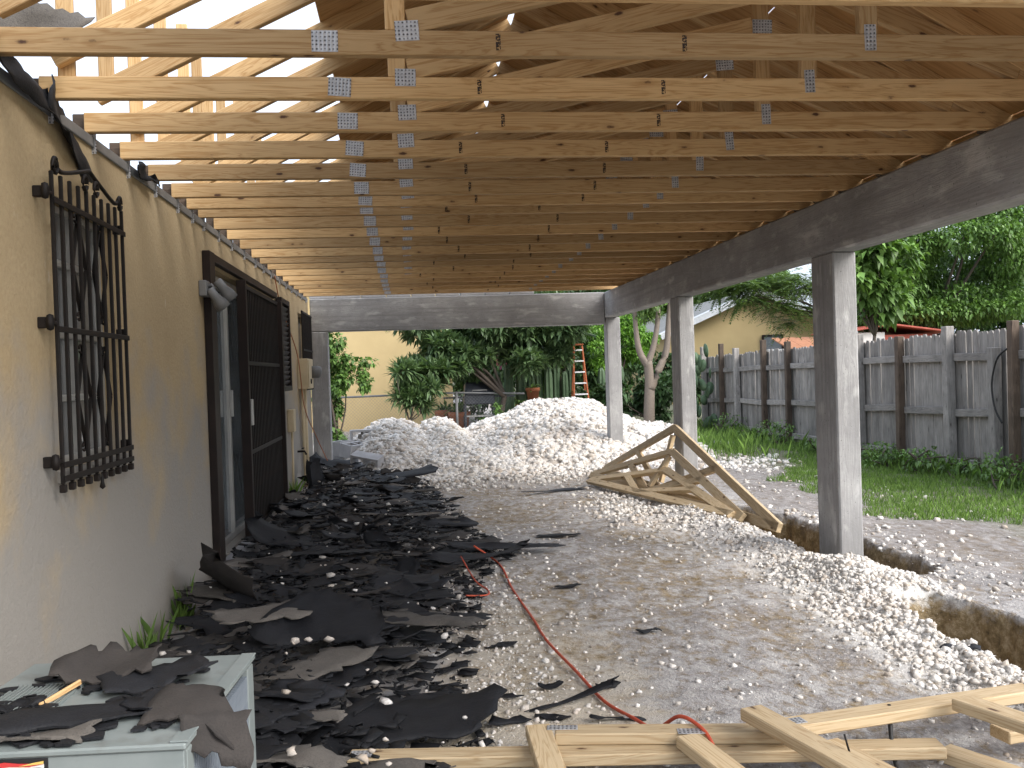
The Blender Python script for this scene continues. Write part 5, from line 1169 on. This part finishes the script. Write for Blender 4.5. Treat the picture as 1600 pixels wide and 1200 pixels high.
parts = [grass(150000, U(3.6, 6.05), U(3.8, 18.5), 0.015, 0.075, 0.004, lawn_mask), grass(3500, lambda n: 5.95-np.abs(rng.normal(0, 0.22, n)), U(7.2, 18.5), 0.05, 0.26, 0.004, lambda x, y: vnoise(x, y, 1.1, 44) > 0.45),
         grass(1500, G(4.6, 0.35), G(13.6, 0.8), 0.06, 0.35, 0.005), grass(220, lambda n: XW+0.03+0.05*rng.random(n), lambda n: rng.choice([4.3, 4.5, 5.05, 5.15, 9.9], n)+0.05*rng.normal(size=n), 0.08, 0.26, 0.003)]
off = 0; VV = []; FF = []
for V, Fk in parts: VV.append(V); FF.append(Fk+off); off += len(V)
tag(link('grass', fastmesh('grass', np.concatenate(VV), np.concatenate(FF)), M['grass']), 'patchy green grass and weeds towards the board fence', kind='stuff')
for k in range(9):
    y = [8.3, 9.1, 9.5, 10.3, 11.0, 12.4, 13.6, 14.6, 16.2][k]; x = 5.75+random.uniform(-.12, .05); hh = random.uniform(0.2, 0.34)
    tree('weed', 'leafy weed at the foot of the board fence, %s from the right' % ORD[k].replace('nearest', 'first'), (x, y, 0), [(x, y, hh*0.6, 0.26, 0.3, hh*0.6), (x+0.05, y+0.2, hh*0.5, 0.2, 0.22, hh*0.5)], 260, 0.07, 0.03, M['leaf_mid'], 0.0025, 0.05, group='weeds along the fence', clumps=5, cf=0.5, cat='weed', k=6)

# ---------------------------------------------------------------- torn roofing at the wall head
def torn(label, loc, L, Wd, curl, mt, e, seed):
    o = link('roofing_flap', sheet_mesh(L, Wd, curl, 0.02, seed, 0.3), M[mt], None, Matrix.Translation(loc) @ Matrix.Rotation(e[2], 4, 'Z') @ Matrix.Rotation(e[1], 4, 'Y') @ Matrix.Rotation(e[0], 4, 'X')); return tag(o, label, 'roofing felt', 'torn roofing left at the wall head')
torn('grey shingle remnant standing above the wall at the top left corner', (-1.26, 3.42, 2.56), 0.28, 0.16, 0.0, 'gran', (R(80), 0, R(5)), 501)
torn('black felt strip hanging down the wall above the grille', (-1.255, 3.76, 2.245), 0.62, 0.12, 0.02, 'tar', (R(84), R(20), R(90)), 502)
torn('dark torn felt drooping from the wall head at the left edge', (-1.25, 3.25, 2.33), 0.45, 0.08, 0.02, 'tar', (R(75), R(8), R(90)), 503)
torn('small dark felt scrap on the wall head past the grille', (-1.25, 4.75, 2.32), 0.3, 0.06, 0.02, 'tar', (R(70), R(4), R(90)), 504)
